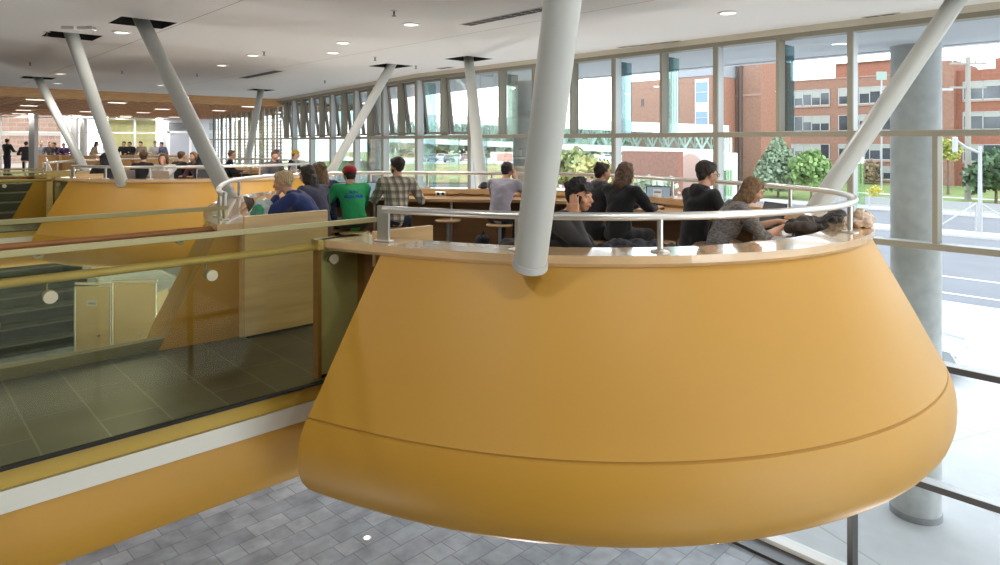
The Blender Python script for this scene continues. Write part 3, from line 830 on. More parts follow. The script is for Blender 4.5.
for k, (px, d, h, r) in enumerate(((408, 190, 12.5, 9), (436, 180, 12, 8), (468, 185, 13, 9), (500, 175, 12, 8), (540, 170, 12.5, 9), (582, 160, 12, 8), (622, 150, 11.5, 7), (655, 150, 11, 7))):
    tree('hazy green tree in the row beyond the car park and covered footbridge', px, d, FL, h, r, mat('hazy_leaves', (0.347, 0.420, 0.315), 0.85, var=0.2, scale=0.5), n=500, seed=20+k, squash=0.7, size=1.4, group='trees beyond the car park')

# raised car park far left
struct(MB().add([(*at(380, 100), FL), (*at(640, 100), FL), (*at(640, 118), -2.4), (*at(380, 118), -2.4), (*at(660, 260), -2.4), (*at(330, 260), -2.4)], [(0, 1, 2, 3), (3, 2, 4, 5)]).build('car_park_bank', mat('dry_lawn', (0.322, 0.308, 0.140), 0.95, var=0.2, scale=0.4)))
struct(MB().add([(*at(385, 122), -2.36), (*at(640, 122), -2.36), (*at(640, 160), -2.36), (*at(370, 160), -2.36)], [(0, 1, 2, 3)]).build('car_park', pave))
tyre = mat('tyre', (0.02, 0.02, 0.02), 0.8)
carglass = mat('car_glass', (0.03, 0.04, 0.05), 0.08, spec=0.9)
def car(label, x, y, z, rz, col, group=None, mirror=False):
    t = thing('car', label, 'car', (x, y, z), rz, group)
    paint = mat('car_paint_%d_%d_%d' % tuple(int(c*100) for c in col), col, 0.25, 0.3, coat=0.5)
    sec = [(-2.2, 0.35), (-2.25, 0.6), (-2.1, 0.85), (-1.2, 0.95), (-0.6, 1.42), (0.9, 1.44), (1.6, 1.0), (2.15, 0.9), (2.25, 0.6), (2.2, 0.3)]
    b = MB(); n = len(sec)
    lay = []
    for yy, k in ((-0.88, 0.0), (-0.80, 1.0), (0.80, 1.0), (0.88, 0.0)):
        lay += [(px_, yy*(0.86 if z_ > 1.1 else 1), z_ if k else max(0.3, z_*0.97)) for px_, z_ in sec]
    fs = []
    for i in range(3):
        for k in range(n): fs.append((i*n+k, i*n+(k+1) % n, (i+1)*n+(k+1) % n, (i+1)*n+k))
    fs += [tuple(range(n)), tuple(range(4*n-1, 3*n-1, -1))]
    b.add(lay, fs).build('body', paint, t, True, angle=35)
    g = MB()
    for s in (-1, 1):
        g.add([(-1.02, s*0.80, 1.0), (1.35, s*0.80, 1.03), (0.82, s*0.775, 1.38), (-0.55, s*0.775, 1.36)], [(0, 1, 2, 3)])
    g.add([(-1.22, -0.72, 0.98), (-1.22, 0.72, 0.98), (-0.66, 0.64, 1.39), (-0.66, -0.64, 1.39)], [(0, 1, 2, 3)])
    g.add([(1.58, -0.72, 1.04), (1.58, 0.72, 1.04), (0.97, 0.64, 1.42), (0.97, -0.64, 1.42)], [(0, 1, 2, 3)])
    g.build('windows', carglass, t)
    for xx in (-1.4, 1.35):
        for s in (-1, 1):
            MB().cyl((xx, s*0.72, 0.32), (xx, s*0.90, 0.32), 0.32, n=20).build('wheel', tyre, t, True)
    if mirror:
        for s in (-1, 1): MB().blob(((-0.75, s*1.0, 1.02), (0.09, 0.11, 0.07))).build('wing_mirror', mat('dark_mirror', (0.06, 0.06, 0.07), 0.4), t, True)
        for s in (-1, 1): MB().obox((-2.2, s*0.62, 0.7), (0.1, 0.34, 0.13), bev=0.03).build('headlight', mat('headlight', (0.8, 0.8, 0.82), 0.1), t)
    return t
car('silver car parked on the pavement behind the round concrete column', 20.9, 6.62, FL-0.02, R(90), (0.55, 0.58, 0.63), mirror=True)
cc = [(0.75, 0.75, 0.76), (0.25, 0.26, 0.28), (0.6, 0.62, 0.65), (0.12, 0.13, 0.15), (0.78, 0.78, 0.78), (0.35, 0.12, 0.1), (0.5, 0.52, 0.55), (0.8, 0.8, 0.8)]
for k, px in enumerate((420, 432, 441, 449, 457, 466, 590, 606)):
    x, y = at(px, 130+7*(k % 3))
    car('small distant car in the car park row seen under the footbridge', x, y, -2.36, -YAW+R(90+10*(k % 2)), cc[k], 'cars in the distant car park')
x, y = at(507, 128)
bb = thing('site_hoarding', 'low white and red hoarding panel on the far grass', 'hoarding', (x, y, -2.4), -YAW)
MB().box(-3.2, 3.2, -0.1, 0.1, 0, 2.1).build('panel', mat('hoarding_white', (0.8, 0.78, 0.75), 0.7), bb)
MB().box(-1.9, 1.0, -0.14, -0.1, 0.3, 1.8).build('red_panel', mat('hoarding_red', (0.66, 0.36, 0.28), 0.7), bb)

# street furniture
def pole(name, label, px, d, top_y, r, m, cat):
    x, y = at(px, d)
    t = thing(name, label, cat, (x, y, FL), -YAW)
    h = zat(top_y, d)-FL
    MB().cyl((0, 0, -0.15), (0, 0, h), r, r*0.7, 12).build('mast', m, t, True)
    return t, h
polem = mat('weathered_pole', (0.30, 0.28, 0.25), 0.8)
t, h = pole('utility_pole', 'tall wooden utility pole with crossarms against the office building', 968, 70, 57, 0.32, polem, 'pole')
for z in (h-0.7, h-3.2):
    MB().box(-1.9, 1.9, -0.08, 0.08, z-0.1, z+0.1).build('crossarm', polem, t)
for sx in (-1.6, -0.8, 0.8, 1.6): MB().lathe((sx, 0, h-0.6), [(0.05, 0), (0.09, 0.1), (0.05, 0.3)], 8).build('insulator', mat('insulator', (0.35, 0.35, 0.36), 0.4), t)
whitem = mat('white_pole_paint', (0.42, 0.42, 0.42), 0.5)
t, h = pole('traffic_mast', 'white traffic mast with an arm and a signal box by the road', 980, 47, 146, 0.16, whitem, 'traffic light')
MB().tube([(0, 0, h-0.5), (-1.0, 0, h-0.1), (-1.75, 0, h+0.45)], 0.10, 8).build('arm', whitem, t, True)
MB().obox((-1.75, 0, h+0.1), (0.28, 0.3, 1.1), bev=0.05).build('signal_head', whitem, t)
t, h = pole('lamp_post', 'slim white post beside the round concrete column', 940.5, 52, 90, 0.16, whitem, 'pole')
MB().box(-0.3, 0.9, -0.15, 0.15, h-0.05, h+0.12).build('lamp_head', whitem, t)
x, y = at(849, 100)
t = thing('street_sign', 'small white and green sign panel behind the slanted column', 'sign', (*at(881.5, 80), FL), -YAW)
h = zat(80, 80)-FL
MB().cyl((0, 0, 0), (0, 0, h), 0.1, n=8).build('post', whitem, t)
MB().box(-0.6, 0.6, -0.08, 0.08, h, h+1.0).build('panel', mat('sign_green_white', (0.28, 0.36, 0.32), 0.5), t)
t = thing('road_barrier', 'grey guard barrier beyond the road with thin bracing', 'barrier', (67.5, 12, FL), 0)
ba = MB()
for k in range(8): ba.box(-0.08, 0.08, -6+2.6*k-0.08, -6+2.6*k+0.08, 0, 1.1)
ba.build('posts', mat('barrier_grey', (0.45, 0.46, 0.47), 0.6), t)
MB().box(-0.05, 0.05, -7, 14, 0.45, 1.05).build('panel', mat('barrier_panel', (0.40, 0.40, 0.40), 0.6), t)
MB().box(-0.06, 0.06, -7, 14, 0.2, 0.4).build('rail', mat('barrier_grey'  , (0.45, 0.46, 0.47), 0.6), t)
t = thing('gate_frame', 'white tubular gate frame standing on the far pavement edge', 'gate', (*at(976, 44), FL), -YAW)
g = MB()
for xx in (-2.6, -0.0, 0.35): g.cyl((xx, 0, 0), (xx, 0, 2.2), 0.06, n=8)
g.cyl((-2.6, 0, 0.5), (0, 0, 2.1), 0.05, n=8).cyl((0.35, 0, 2.1), (2.2, 0, 0.9), 0.05, n=8)
g.build('frame', whitem, t, True)
yb_ = tree('small yellow bush by the kerb', 875, 70, FL, 2.4, 0.9, mat('yellow_bush', (0.62, 0.52, 0.10), 0.8, var=0.3), cat='bush', name='bush', trunk=False, n=300, seed=31, squash=1.0)

# ------------------------------------------------------------------ world and lamps
w = bpy.data.worlds.new('overcast_sky'); SC.world = w; w.use_nodes = True
nt = w.node_tree; bg = nt.nodes['Background']
tc = nt.nodes.new('ShaderNodeTexCoord'); sep = nt.nodes.new('ShaderNodeSeparateXYZ')
nt.links.new(tc.outputs['Generated'], sep.inputs[0])
rp = nt.nodes.new('ShaderNodeValToRGB')
rp.color_ramp.elements[0].position = 0.0; rp.color_ramp.elements[0].color = (0.90, 0.93, 0.97, 1)
rp.color_ramp.elements[1].position = 0.6; rp.color_ramp.elements[1].color = (0.80, 0.88, 1.0, 1)
nt.links.new(sep.outputs['Z'], rp.inputs['Fac'])
nt.links.new(rp.outputs[0], bg.inputs['Color'])
bg.inputs['Strength'].default_value = 2.7

def area(name, loc, rot, sx, sy, power, col=(1, 1, 1), shape='RECTANGLE', portal=False):
    l = bpy.data.lights.new(name, 'AREA'); l.shape = shape; l.size = sx
    if shape in ('RECTANGLE', 'ELLIPSE'): l.size_y = sy
    l.energy = power; l.color = col
    if portal: l.cycles.is_portal = True
    o = bpy.data.objects.new(name, l); COL.objects.link(o)
    o.location = loc; o.rotation_euler = rot
    return o

SC.view_settings.view_transform = 'Standard'
SC.view_settings.look = 'None'
SC.view_settings.gamma = 1
SC.view_settings.use_curve_mapping = False
SC.view_settings.exposure = 0.6
SC.cycles.max_bounces = 10
SC.cycles.diffuse_bounces = 5
SC.cycles.transparent_max_bounces = 16
SC.cycles.caustics_reflective = False
SC.cycles.caustics_refractive = False
SC.cycles.sample_clamp_indirect = 6.0

# ------------------------------------------------------------------ ceiling fittings
glow = mat('lamp_lens', (0.9, 0.88, 0.8), 0.4, emit=(1.0, 0.93, 0.80, 2.2))
LAMP_W = 24.0
def lamp(x, y, z, w, sz=0.22):
    area('downlight_lamp', (x, y, z), (0, 0, 0), sz, sz, w, (1.0, 0.96, 0.91), 'DISK')
dl = [(411, 24, 'small round ceiling downlight, largest of those over the middle of the room'), (343, 42.5, 'pale ceiling downlight just behind the biggest one'), (333, 52.5, 'dim ceiling downlight beside another pale one'),
      (222, 65, 'ceiling downlight left of the short slot vent'), (122, 32, 'ceiling downlight by the square hole of the big slanted column'), (728, 12.5, 'ceiling downlight nearest the window wall'), (60, 73.5, 'ceiling downlight near the cedar ceiling between two slanted columns'),
      (57, 83, 'faint ceiling downlight close to the cedar edge'), (161, 85, 'faint ceiling downlight near the middle of the cedar edge'), (253, 55, 'dim ceiling downlight beyond the long ceiling joint')]
for x, y, lab in dl:
    X, Y = on(x, y, CZ)
    t = thing('downlight', lab, 'ceiling light', (X, Y, CZ))
    MB().lathe((0, 0, 0), [(0.135, 0.002), (0.135, -0.012), (0.105, -0.018), (0.10, -0.004)], 28).build('trim_ring', white, t, True)
    MB().lathe((0, 0, 0), [(0.10, -0.0045), (0.10, -0.006)], 24).build('lens', glow, t)
    lamp(X, Y, CZ-0.03, LAMP_W)
sp = [(394, 10.5), (264, 51.5), (375, 57), (416, 65.5), (47, 31.5), (122, 70.5), (30, 62), (197, 73.5), (325, 80.5)]
for x, y in sp:
    X, Y = on(x, y, CZ)
    t = thing('sprinkler', 'small dark sprinkler head hanging from the white ceiling', 'sprinkler', (X, Y, CZ), group='ceiling sprinklers')
    MB().lathe((0, 0, 0), [(0.045, 0.002), (0.045, -0.008), (0.02, -0.012)], 14).build('escutcheon', steel, t, True)
    MB().cyl((0, 0, 0), (0, 0, -0.06), 0.012, n=8).lathe((0, 0, -0.075), [(0.03, 0), (0.03, 0.006)], 12).build('head', steel_d, t, True)
def slot(label, p0, p1, w=0.10, n=3):
    a = Vector(on(*p0, CZ)); b = Vector(on(*p1, CZ)); u = b-a; L = u.length
    t = thing('slot_vent', label, 'vent', (a.x, a.y, CZ), math.atan2(u.y, u.x))
    MB().box(0, L, -w/2-0.02, w/2+0.02, -0.006, 0.003).build('frame', mat('vent_frame', (0.55, 0.53, 0.49), 0.5), t)
    k = 0
    m = MB(); x = 0.03
    while x < L-0.2:
        m.box(x, x+0.17, -w/2, -0.008, -0.009, -0.004).box(x+0.02, x+0.19, 0.008, w/2, -0.009, -0.004); x += 0.20
    m.build('slots', mat('vent_dark', (0.07, 0.065, 0.06), 0.7), t)
slot('long dark slot vent in the ceiling, cut off by the thick slanted column', (465, 25), (560, 5.5), 0.16)
slot('short slot vent in the ceiling above the farther pod', (243, 78), (280, 70.5), 0.2)
slot('tiny slot vent beside the top of the slim grey column', (438, 68.5), (453, 67), 0.12)
slot('thin dark vent along the ceiling edge over the windows', (618, 47.5), (681, 40.6), 0.05)
slot('thin dark vent along the ceiling edge near the leaning column', (862, 17.5), (900, 12.8), 0.05)
X, Y = on(74, 27, CZ)
t = thing('ceiling_bracket', 'white ceiling fitting with a small bracket near the second slanted column', 'ceiling fitting', (X, Y, CZ), -YAW)
MB().box(-0.13, 0.06, -0.10, 0.10, -0.05, 0.002).build('housing', white, t, bevel=0.006)
MB().box(0.06, 0.30, -0.03, 0.03, -0.04, 0.0).box(0.22, 0.30, -0.06, 0.06, -0.045, 0.0).build('bracket', steel, t)
# lamps of the rest of the same ceiling, outside the picture
for X, Y in ((2.5, 0.5), (5.5, 0.3), (8.2, 0.0), (0.3, 2.8), (-1.5, 6), (-2.5, 1.0), (-1, -3), (3, -3.5), (7, -3.5), (-2, 10), (-3, 15), (1, 14), (1, 20)):
    t = thing('downlight', 'round ceiling downlight outside the view', 'ceiling light', (X, Y, CZ), group='downlights outside the view')
    MB().lathe((0, 0, 0), [(0.135, 0.002), (0.135, -0.012), (0.105, -0.018), (0.10, -0.004)], 28).build('trim_ring', white, t, True)
    MB().lathe((0, 0, 0), [(0.10, -0.0045), (0.10, -0.006)], 24).build('lens', glow, t)
    lamp(X, Y, CZ-0.03, LAMP_W)
# long lamps set in the cedar ceiling
for x, y in ((36, 99.5), (29, 105.5), (23.5, 110), (19, 113.5), (15, 117), (117, 102.5), (143, 112.5), (162, 109), (87, 111.5), (75, 115), (66, 117.5), (111, 118.5), (126, 116), (174, 117), (156, 118.5), (219, 110.5), (249, 106.5)):
    X, Y = on(x, y, 3.10)
    if not (fy+0.3 < Y < 43): Y = min(max(Y, fy+0.5), 42.8)
    t = thing('recessed_lamp', 'glowing oblong lamp set flush in the cedar slat ceiling', 'ceiling light', (X, Y, 3.10), group='lamps in the cedar ceiling')
    MB().box(-0.32, 0.32, -0.16, 0.16, -0.012, 0.03).build('housing', mat('lamp_rim', (0.7, 0.62, 0.5), 0.5), t)
    MB().box(-0.27, 0.27, -0.12, 0.12, -0.016, -0.011).build('lens', glow, t)
    lamp(X, Y, 3.07, 30, 0.3)

# round uplight in the ground floor, and unseen ones added to brighten from below
def uplight(x, y, label, group=None, w=38.0):
    t = thing('floor_light', label, 'floor light', (x, y, FL), group=group)
    MB().lathe((0, 0, 0), [(0.07, -0.01), (0.07, 0.004), (0.05, 0.006)], 20).build('ring', steel, t, True)
    MB().lathe((0, 0, 0.006), [(0.045, 0), (0.03, 0.004)], 20).build('lens', mat('floor_lens', (0.9, 0.85, 0.7), 0.3, emit=(1, 0.9, 0.7, 4.0)), t, True)
    area('uplight_lamp', (x, y, FL+0.03), (R(180), 0, 0), 0.14, 0.14, w, (0.98, 0.97, 0.95), 'DISK')
X, Y = on(367, 538, FL)
uplight(X, Y, 'small bright round light set in the grey slate floor')
for X, Y in ((8.7, 1.0), (8.7, 4.5), (8.8, 8.0), (8.8, 12.0), (9.5, 16.5), (5.2, 5.3), (2.0, -2.5), (-2.0, 4.8), (-2.5, 9.5), (-1.0, -6), (6.0, -3.5), (6.5, 11.5), (5.2, 16), (-3, 16), (8, -6), (2.2, 17.2), (4.2, 16.6)):  # added out of sight to lift pod bellies, ceiling and birch fronts
    uplight(X, Y, 'added unseen floor light brightening the hall from below', 'added unseen floor lights')

# ------------------------------------------------------------------ people
def remesh(mb, name, vox, smooth=4, disp=0.0, dscale=9.0, seed=0):
    me = mb.mesh(name+'_raw')
    o = bpy.data.objects.new(name+'_raw', me); COL.objects.link(o)
    r = o.modifiers.new('r', 'REMESH'); r.mode = 'VOXEL'; r.voxel_size = vox; r.use_smooth_shade = True
    if smooth:
        s = o.modifiers.new('s', 'SMOOTH'); s.factor = 0.5; s.iterations = smooth
    dg = bpy.context.evaluated_depsgraph_get(); dg.update()
    new = bpy.data.meshes.new_from_object(o.evaluated_get(dg)); new.name = name
    bpy.data.objects.remove(o); bpy.data.meshes.remove(me)
    if disp:
        ns = [v.normal.copy() for v in new.vertices]
        for v, n in zip(new.vertices, ns):
            q = v.co*dscale+Vector((seed*3.1, 0, 0))
            v.co += n*disp*(noise.noise(q)+0.5*noise.noise(q*2.1))
    for p in new.polygons: p.use_smooth = True
    return new
def put(me, name, m, parent):
    o = bpy.data.objects.new(name, me); COL.objects.link(o); o.parent = parent
    if m: me.materials.append(m)
    return o
def cloth(name, col, var=0.12, scale=14, rough=0.9, sheen=0.2): return mat(name, col, rough, var=var, scale=scale, bump=0.25, bscale=180, sheen=sheen)
def rgb(r, g, b):
    f = lambda c: (c/255/12.92) if c/255 <= 0.04045 else ((c/255+0.055)/1.055)**2.4
    return f(r), f(g), f(b)

SKIN = {'fair': mat('skin_fair', rgb(214, 164, 136), 0.5, var=0.05, scale=20), 'tan': mat('skin_tan', rgb(190, 140, 108), 0.5, var=0.05, scale=20), 'asian': mat('skin_warm', rgb(205, 152, 118), 0.48, var=0.05, scale=20)}
EYE_W = mat('eye_white', (0.7, 0.68, 0.65), 0.2); EYE_D = mat('eye_dark', (0.02, 0.015, 0.012), 0.15)
LIP = mat('lips', rgb(170, 95, 85), 0.45)
def hairm(n, c): return mat('hair_'+n, c, 0.5, var=0.45, scale=30, stretch=(4, 4, 0.6), bump=0.6, bscale=60)
HAIR = {'black': hairm('black', (0.012, 0.010, 0.009)), 'dark': hairm('dark_brown', (0.035, 0.020, 0.013)), 'brown': hairm('brown', (0.14, 0.075, 0.040)), 'light': hairm('light_brown', (0.21, 0.115, 0.05)), 'blond': hairm('blond', (0.66, 0.50, 0.28))}

def ik(S, T, l1, l2, hint):
    d = T-S; L = min(d.length, (l1+l2)*0.995)
    dn = d.normalized()
    T = S+dn*L
    a = (l1*l1-l2*l2+L*L)/(2*L); h = math.sqrt(max(0, l1*l1-a*a))
    hv = hint-dn*hint.dot(dn)
    if hv.length < 1e-4: hv = dn.orthogonal()
    return S+dn*a+hv.normalized()*h, T

def hand(mb, wrist, d, nrm, side, curl=0.5, thumb_out=0.6, spread=0.10):
    """palm, four fingers and a thumb; d points along the fingers, nrm out of the palm, side = +1 when the thumb leaves along d x nrm"""
    d = d.normalized(); nrm = (nrm-d*nrm.dot(d)).normalized(); w = d.cross(nrm)*side
    k = wrist+d*0.088
    mb.blob((wrist, (0.023,)*3), (wrist+d*0.03+w*0.018, 0.017), (wrist+d*0.03-w*0.02, 0.016), (k+w*0.030, 0.0125), (k-w*0.032, 0.011))
    for q, (off, l) in enumerate(((0.030, 0.072), (0.010, 0.080), (-0.011, 0.075), (-0.031, 0.059))):
        p = k+w*off; r = (0.0092, 0.0095, 0.009, 0.008)[q]
        ang = 0.0; dirn = (d+w*spread*off*14).normalized()
        for s_, fr in enumerate((0.45, 0.31, 0.24)):
            ang = curl*(0.55+0.6*s_)*(1+0.08*q)
            dd = (dirn*math.cos(ang)+nrm*math.sin(ang)).normalized()
            p2 = p+dd*l*fr
            mb.blob((p, r), (p2, r*0.92)); p = p2; r *= 0.93
    p = wrist+d*0.025+w*0.024
    for l, a in ((0.036, thumb_out), (0.031, thumb_out*0.6), (0.024, thumb_out*0.35)):
        dd = (d*math.cos(a)+w*math.sin(a)+nrm*0.45*curl).normalized()
        p2 = p+dd*l; mb.blob((p, 0.0115), (p2, 0.0098)); p = p2

def person(label, pos, face, lean=0.2, hs=0.645, head=(0, 0), hands=(None, None), skin='fair', hair='brown', style='short', top=None, top_name='shirt', legs=None, cap=None,
           vox=0.007, cvox=0.010, sleeve=1.0, size=0.95, hcurl=(0.5, 0.5), hdir=(None, None), hnrm=(None, None), turn=0.0, group=None, glasses=False, beard=False, hood=False, scarf=None, z0=0.0, standing=False, elbows=(None, None), simple=False):
    """local frame: +y forward, +x the person's own right hand side; origin on the floor under the hips"""
    ang = math.atan2(face[1], face[0])-math.pi/2
    root = thing('person', label, 'person', (pos[0], pos[1], z0), ang, group)
    S = size
    V = Vector
    if standing: hs = 0.86*S
    dl = lambda a: V((0, math.sin(a), math.cos(a)))
    P = V((0, 0, hs+0.095))
    W = P+dl(lean*0.5)*0.145*S; C = W+dl(lean)*0.20*S; N = C+dl(lean*1.25)*0.19*S
    RT = Matrix.Rotation(turn, 3, 'Z')
    sh = C+dl(lean*1.2)*0.115*S
    SL = sh+RT @ V((-0.178*S, -0.005, 0)); SR = sh+RT @ V((0.178*S, -0.005, 0))
    hy, hp = head          # yaw to the person's left, pitch down
    HC = N+dl(lean*0.7+hp*0.5)*0.135*S+V((0, 0.02, 0))
    HM = Matrix.Rotation(hy, 3, 'Z') @ Matrix.Rotation(-hp, 3, 'X')
    def H(x, y, z): return HC+HM @ V((x*S, y*S, z*S))
    def HR(a, b, c): return (a*S, b*S, c*S)
    body = MB()
    # head
    body.blob((H(0, -0.008, 0.02), HR(0.072, 0.092, 0.088), HM), (H(0, 0.025, -0.03), HR(0.060, 0.062, 0.06), HM))
    body.blob((H(0, 0.028, -0.03), HR(0.058, 0.058, 0.05), HM), (H(0, 0.045, -0.088), HR(0.030, 0.030, 0.020), HM), (H(0, -0.005, -0.06), HR(0.050, 0.05, 0.03), HM))
    body.blob((H(0, 0.082, 0.006), 0.010*S), (H(0, 0.104, -0.032), 0.0125*S), (H(0, 0.078, -0.036), 0.017*S))
    body.blob((H(0, 0.083, -0.062), HR(0.022, 0.010, 0.013), HM))
    body.blob((H(-0.03, 0.077, 0.022), HR(0.02, 0.010, 0.007), HM), (H(0.03, 0.077, 0.022), HR(0.02, 0.010, 0.007), HM))
    for s in (-1, 1):
        body.blob((H(s*0.074, -0.004, -0.002), HR(0.010, 0.019, 0.030), HM))
        body.blob((H(s*0.04, 0.06, -0.03), HR(0.022, 0.02, 0.022), HM))
    body.blob((N-dl(lean)*0.04, 0.062*S), (H(0, -0.012, -0.05), 0.052*S))
    # arms
    shirt = MB()
    for s, Sh, tgt, hd, hn, cu, el in ((-1, SL, hands[0], hdir[0], hnrm[0], hcurl[0], elbows[0]), (1, SR, hands[1], hdir[1], hnrm[1], hcurl[1], elbows[1])):
        ear = tgt == 'ear'
        if ear:
            tgt = H(s*0.136, 0.030, -0.145); hd = HM @ V((-s*0.15, -0.14, 1)); hn = HM @ V((-s, 0.12, 0)); el = V((s*0.75, 0.45, -1.0)); cu = 0.14
            root['ear_phone'] = tuple(H(s*0.092, 0.018, -0.045)); root['ear_tilt'] = hy
        if tgt is None: tgt = V((s*0.17, 0.36, hs+0.27))
        tgt = V(tgt)
        hint = V(el) if el else V((s*0.6, -0.25, -1))
        E, Wr = ik(Sh, tgt, 0.29*S, 0.255*S, hint)
        fd = (Wr-E).normalized()
        body.blob((Sh, 0.042), (E, 0.034)); body.blob((E, 0.036*S), (E+fd*0.08, 0.038*S), (Wr, 0.024*S))
        d_ = V(hd) if hd else fd
        n_ = V(hn) if hn else V((0, 0, -1))
        if simple: body.blob((Wr, 0.026), (Wr+d_.normalized()*0.12, (0.03, 0.03, 0.02)))
        else: hand(body, Wr, d_, n_, 1 if (d_.cross(n_)).dot(V((-s, 0, 0.3))) > 0 else -1, cu)
        shirt.blob((Sh, 0.078*S), (E, 0.056*S))
        if sleeve > 0.55:
            e2 = E+(Wr-E)*min(1.0, (sleeve-0.5)*2)*0.93
            shirt.blob((E, 0.056*S), (e2, 0.040*S))
    # torso
    pel = (0.160*S, 0.118*S, 0.11*S)
    body.blob((P, (0.13, 0.09, 0.09)), (C, (0.13, 0.09, 0.1))); body.blob((C, (0.12, 0.08, 0.09)), (N, 0.05))
    shirt.blob((P+V((0, 0, -0.01)), pel), (W, (0.150*S, 0.118*S, 0.10*S)))
    shirt.blob((W, (0.150*S, 0.118*S, 0.10*S)), (C, (0.172*S, 0.125*S, 0.12*S)))
    shirt.blob((C, (0.170*S, 0.125*S, 0.12*S)), (SL*0.92+sh*0.08, 0.075*S), (SR*0.92+sh*0.08, 0.075*S))
    shirt.blob((SL*0.75+sh*0.25, 0.062*S), (SR*0.75+sh*0.25, 0.062*S), (N-dl(lean)*0.02, (0.068*S, 0.066*S, 0.05*S)))
    if hood:
        shirt.blob((N+V((0, -0.075, -0.03)), (0.105*S, 0.06*S, 0.07*S)), (N+V((0, -0.085, -0.12)), (0.07*S, 0.05*S, 0.05*S)))
        shirt.blob((N+V((0.05, -0.02, 0.0)), (0.045, 0.06, 0.035)), (N+V((0.02, -0.08, 0.0)), 0.045)); shirt.blob((N+V((-0.05, -0.02, 0.0)), (0.045, 0.06, 0.035)), (N+V((-0.02, -0.08, 0.0)), 0.045))
    # legs
    tro = MB(); shoes = []
    tro.blob((P+V((0, 0, -0.03)), (0.155*S, 0.115*S, 0.085*S)))
    for s in (-1, 1):
        hip = P+V((s*0.085*S, 0.0, -0.03))
        if standing: kn = V((s*0.09*S, 0.03, 0.47*S)); an = V((s*0.10*S, -0.02, 0.09*S)); toe = an+V((s*0.02, 0.15, -0.05))
        else: kn = V((s*0.125*S, 0.42*S, hs+0.045)); an = V((s*0.11*S, 0.34*S, 0.30)); toe = an+V((s*0.015, 0.15, -0.045))
        tro.blob((hip, 0.096*S), (kn, 0.070*S)); tro.blob((kn, 0.070*S), (an+V((0, 0, 0.03)), 0.054*S))
        body.blob((hip, 0.06), (kn, 0.05)); body.blob((kn, 0.05), (an, 0.035))
        sm = MB(); sm.blob((an+V((0, -0.02, -0.01)), 0.046*S), (an+V((0, -0.035, -0.05)), (0.034, 0.04, 0.026)), (toe, (0.040, 0.05, 0.028)))
        shoes.append(sm)
    put(remesh(body, 'body', vox, 3 if vox < 0.01 else 1), 'body', SKIN[skin], root)
    sd = int(abs(pos[0]*100+pos[1]*37)) % 97
    put(remesh(shirt, top_name, cvox, 5 if cvox < 0.012 else 2, 0.011*S, 8.0, sd), top_name, top, root)
    put(remesh(tro, 'trousers', cvox, 4 if cvox < 0.012 else 1, 0.006, 9.0, sd), 'trousers', legs or MATS['denim'], root)
    for sm in shoes: sm.build('shoe', MATS['shoe_dark'], root, True)
    # hair
    hm = MB(); hs_ = HAIR[hair]
    if style != 'bald':
        hm.blob((H(0, -0.026, 0.040), HR(0.083, 0.092, 0.084), HM), (H(0, 0.034, 0.082), HR(0.058, 0.045, 0.030), HM))
        hm.blob((H(0, -0.060, 0.0), HR(0.072, 0.050, 0.06), HM), (H(0, -0.055, -0.045), HR(0.052, 0.035, 0.03), HM))
        for s in (-1, 1): hm.blob((H(s*0.068, -0.022, 0.03), HR(0.017, 0.042, 0.045), HM))
        if style == 'tousled':
            rnd = random.Random(sd)
            for k in range(46):
                a = rnd.uniform(-2.6, 2.6)+math.pi; e = rnd.uniform(0.1, 1.45)
                dv = V((math.sin(a)*math.cos(e), -math.cos(a)*math.cos(e)*-1, math.sin(e)))
                if dv.y > 0.45 and dv.z < 0.45: continue
                c0 = V((dv.x*0.075, dv.y*0.085-0.02, dv.z*0.085+0.04)); c1 = c0+V((dv.x*0.03+rnd.uniform(-.02, .02), dv.y*0.03+0.012, dv.z*0.022))
                hm.blob((H(*c0), 0.020*S), (H(*c1), 0.009*S))
            for x in (-0.045, -0.02, 0.005, 0.03, 0.05): hm.blob((H(x, 0.055, 0.085), 0.022*S), (H(x*1.1+0.012, 0.088, 0.048), 0.011*S))
        if style in ('long', 'verylong', 'bob'):
            drop = {'bob': 0.12, 'long': 0.24, 'verylong': 0.36}[style]
            for s in (-1, 1):
                hm.blob((H(s*0.070, -0.02, 0.04), HR(0.024, 0.055, 0.04), HM), (H(s*0.084, -0.022, -0.07), HR(0.024, 0.042, 0.05), HM), (H(s*0.07, -0.04, -0.10), HR(0.028, 0.045, 0.04), HM))
            bz = V((0, -1, 0)) if drop > 0.2 else V((0, 0, 0))
            end = H(0, -0.06, -0.06)+V((0, -0.03-drop*0.25, -drop+0.04))
            hm.blob((H(0, -0.055, 0.0), HR(0.085, 0.055, 0.06), HM), (H(0, -0.066, -0.09), HR(0.096, 0.05, 0.05), HM), (end, (0.075*S, 0.035, 0.05)))
            if drop > 0.3:
                for k in (-0.05, 0.0, 0.05): hm.blob((end+V((k, 0.0, 0.03)), 0.03), (end+V((k*1.1, -0.01, -0.07)), 0.014))
        if style == 'bun': hm.blob((H(0, -0.075, 0.10), HR(0.026, 0.028, 0.026), HM))
        if style == 'full': hm.blob((H(0, -0.03, 0.05), HR(0.094, 0.10, 0.088), HM), (H(0, 0.04, 0.09), HR(0.066, 0.045, 0.034), HM))
        put(remesh(hm, 'hair', max(0.006, cvox*0.8), 2, (0.014 if style in ('bob', 'long', 'verylong') else 0.009)*S, 22.0 if cvox < 0.012 else 12, sd), 'hair', hs_, root)
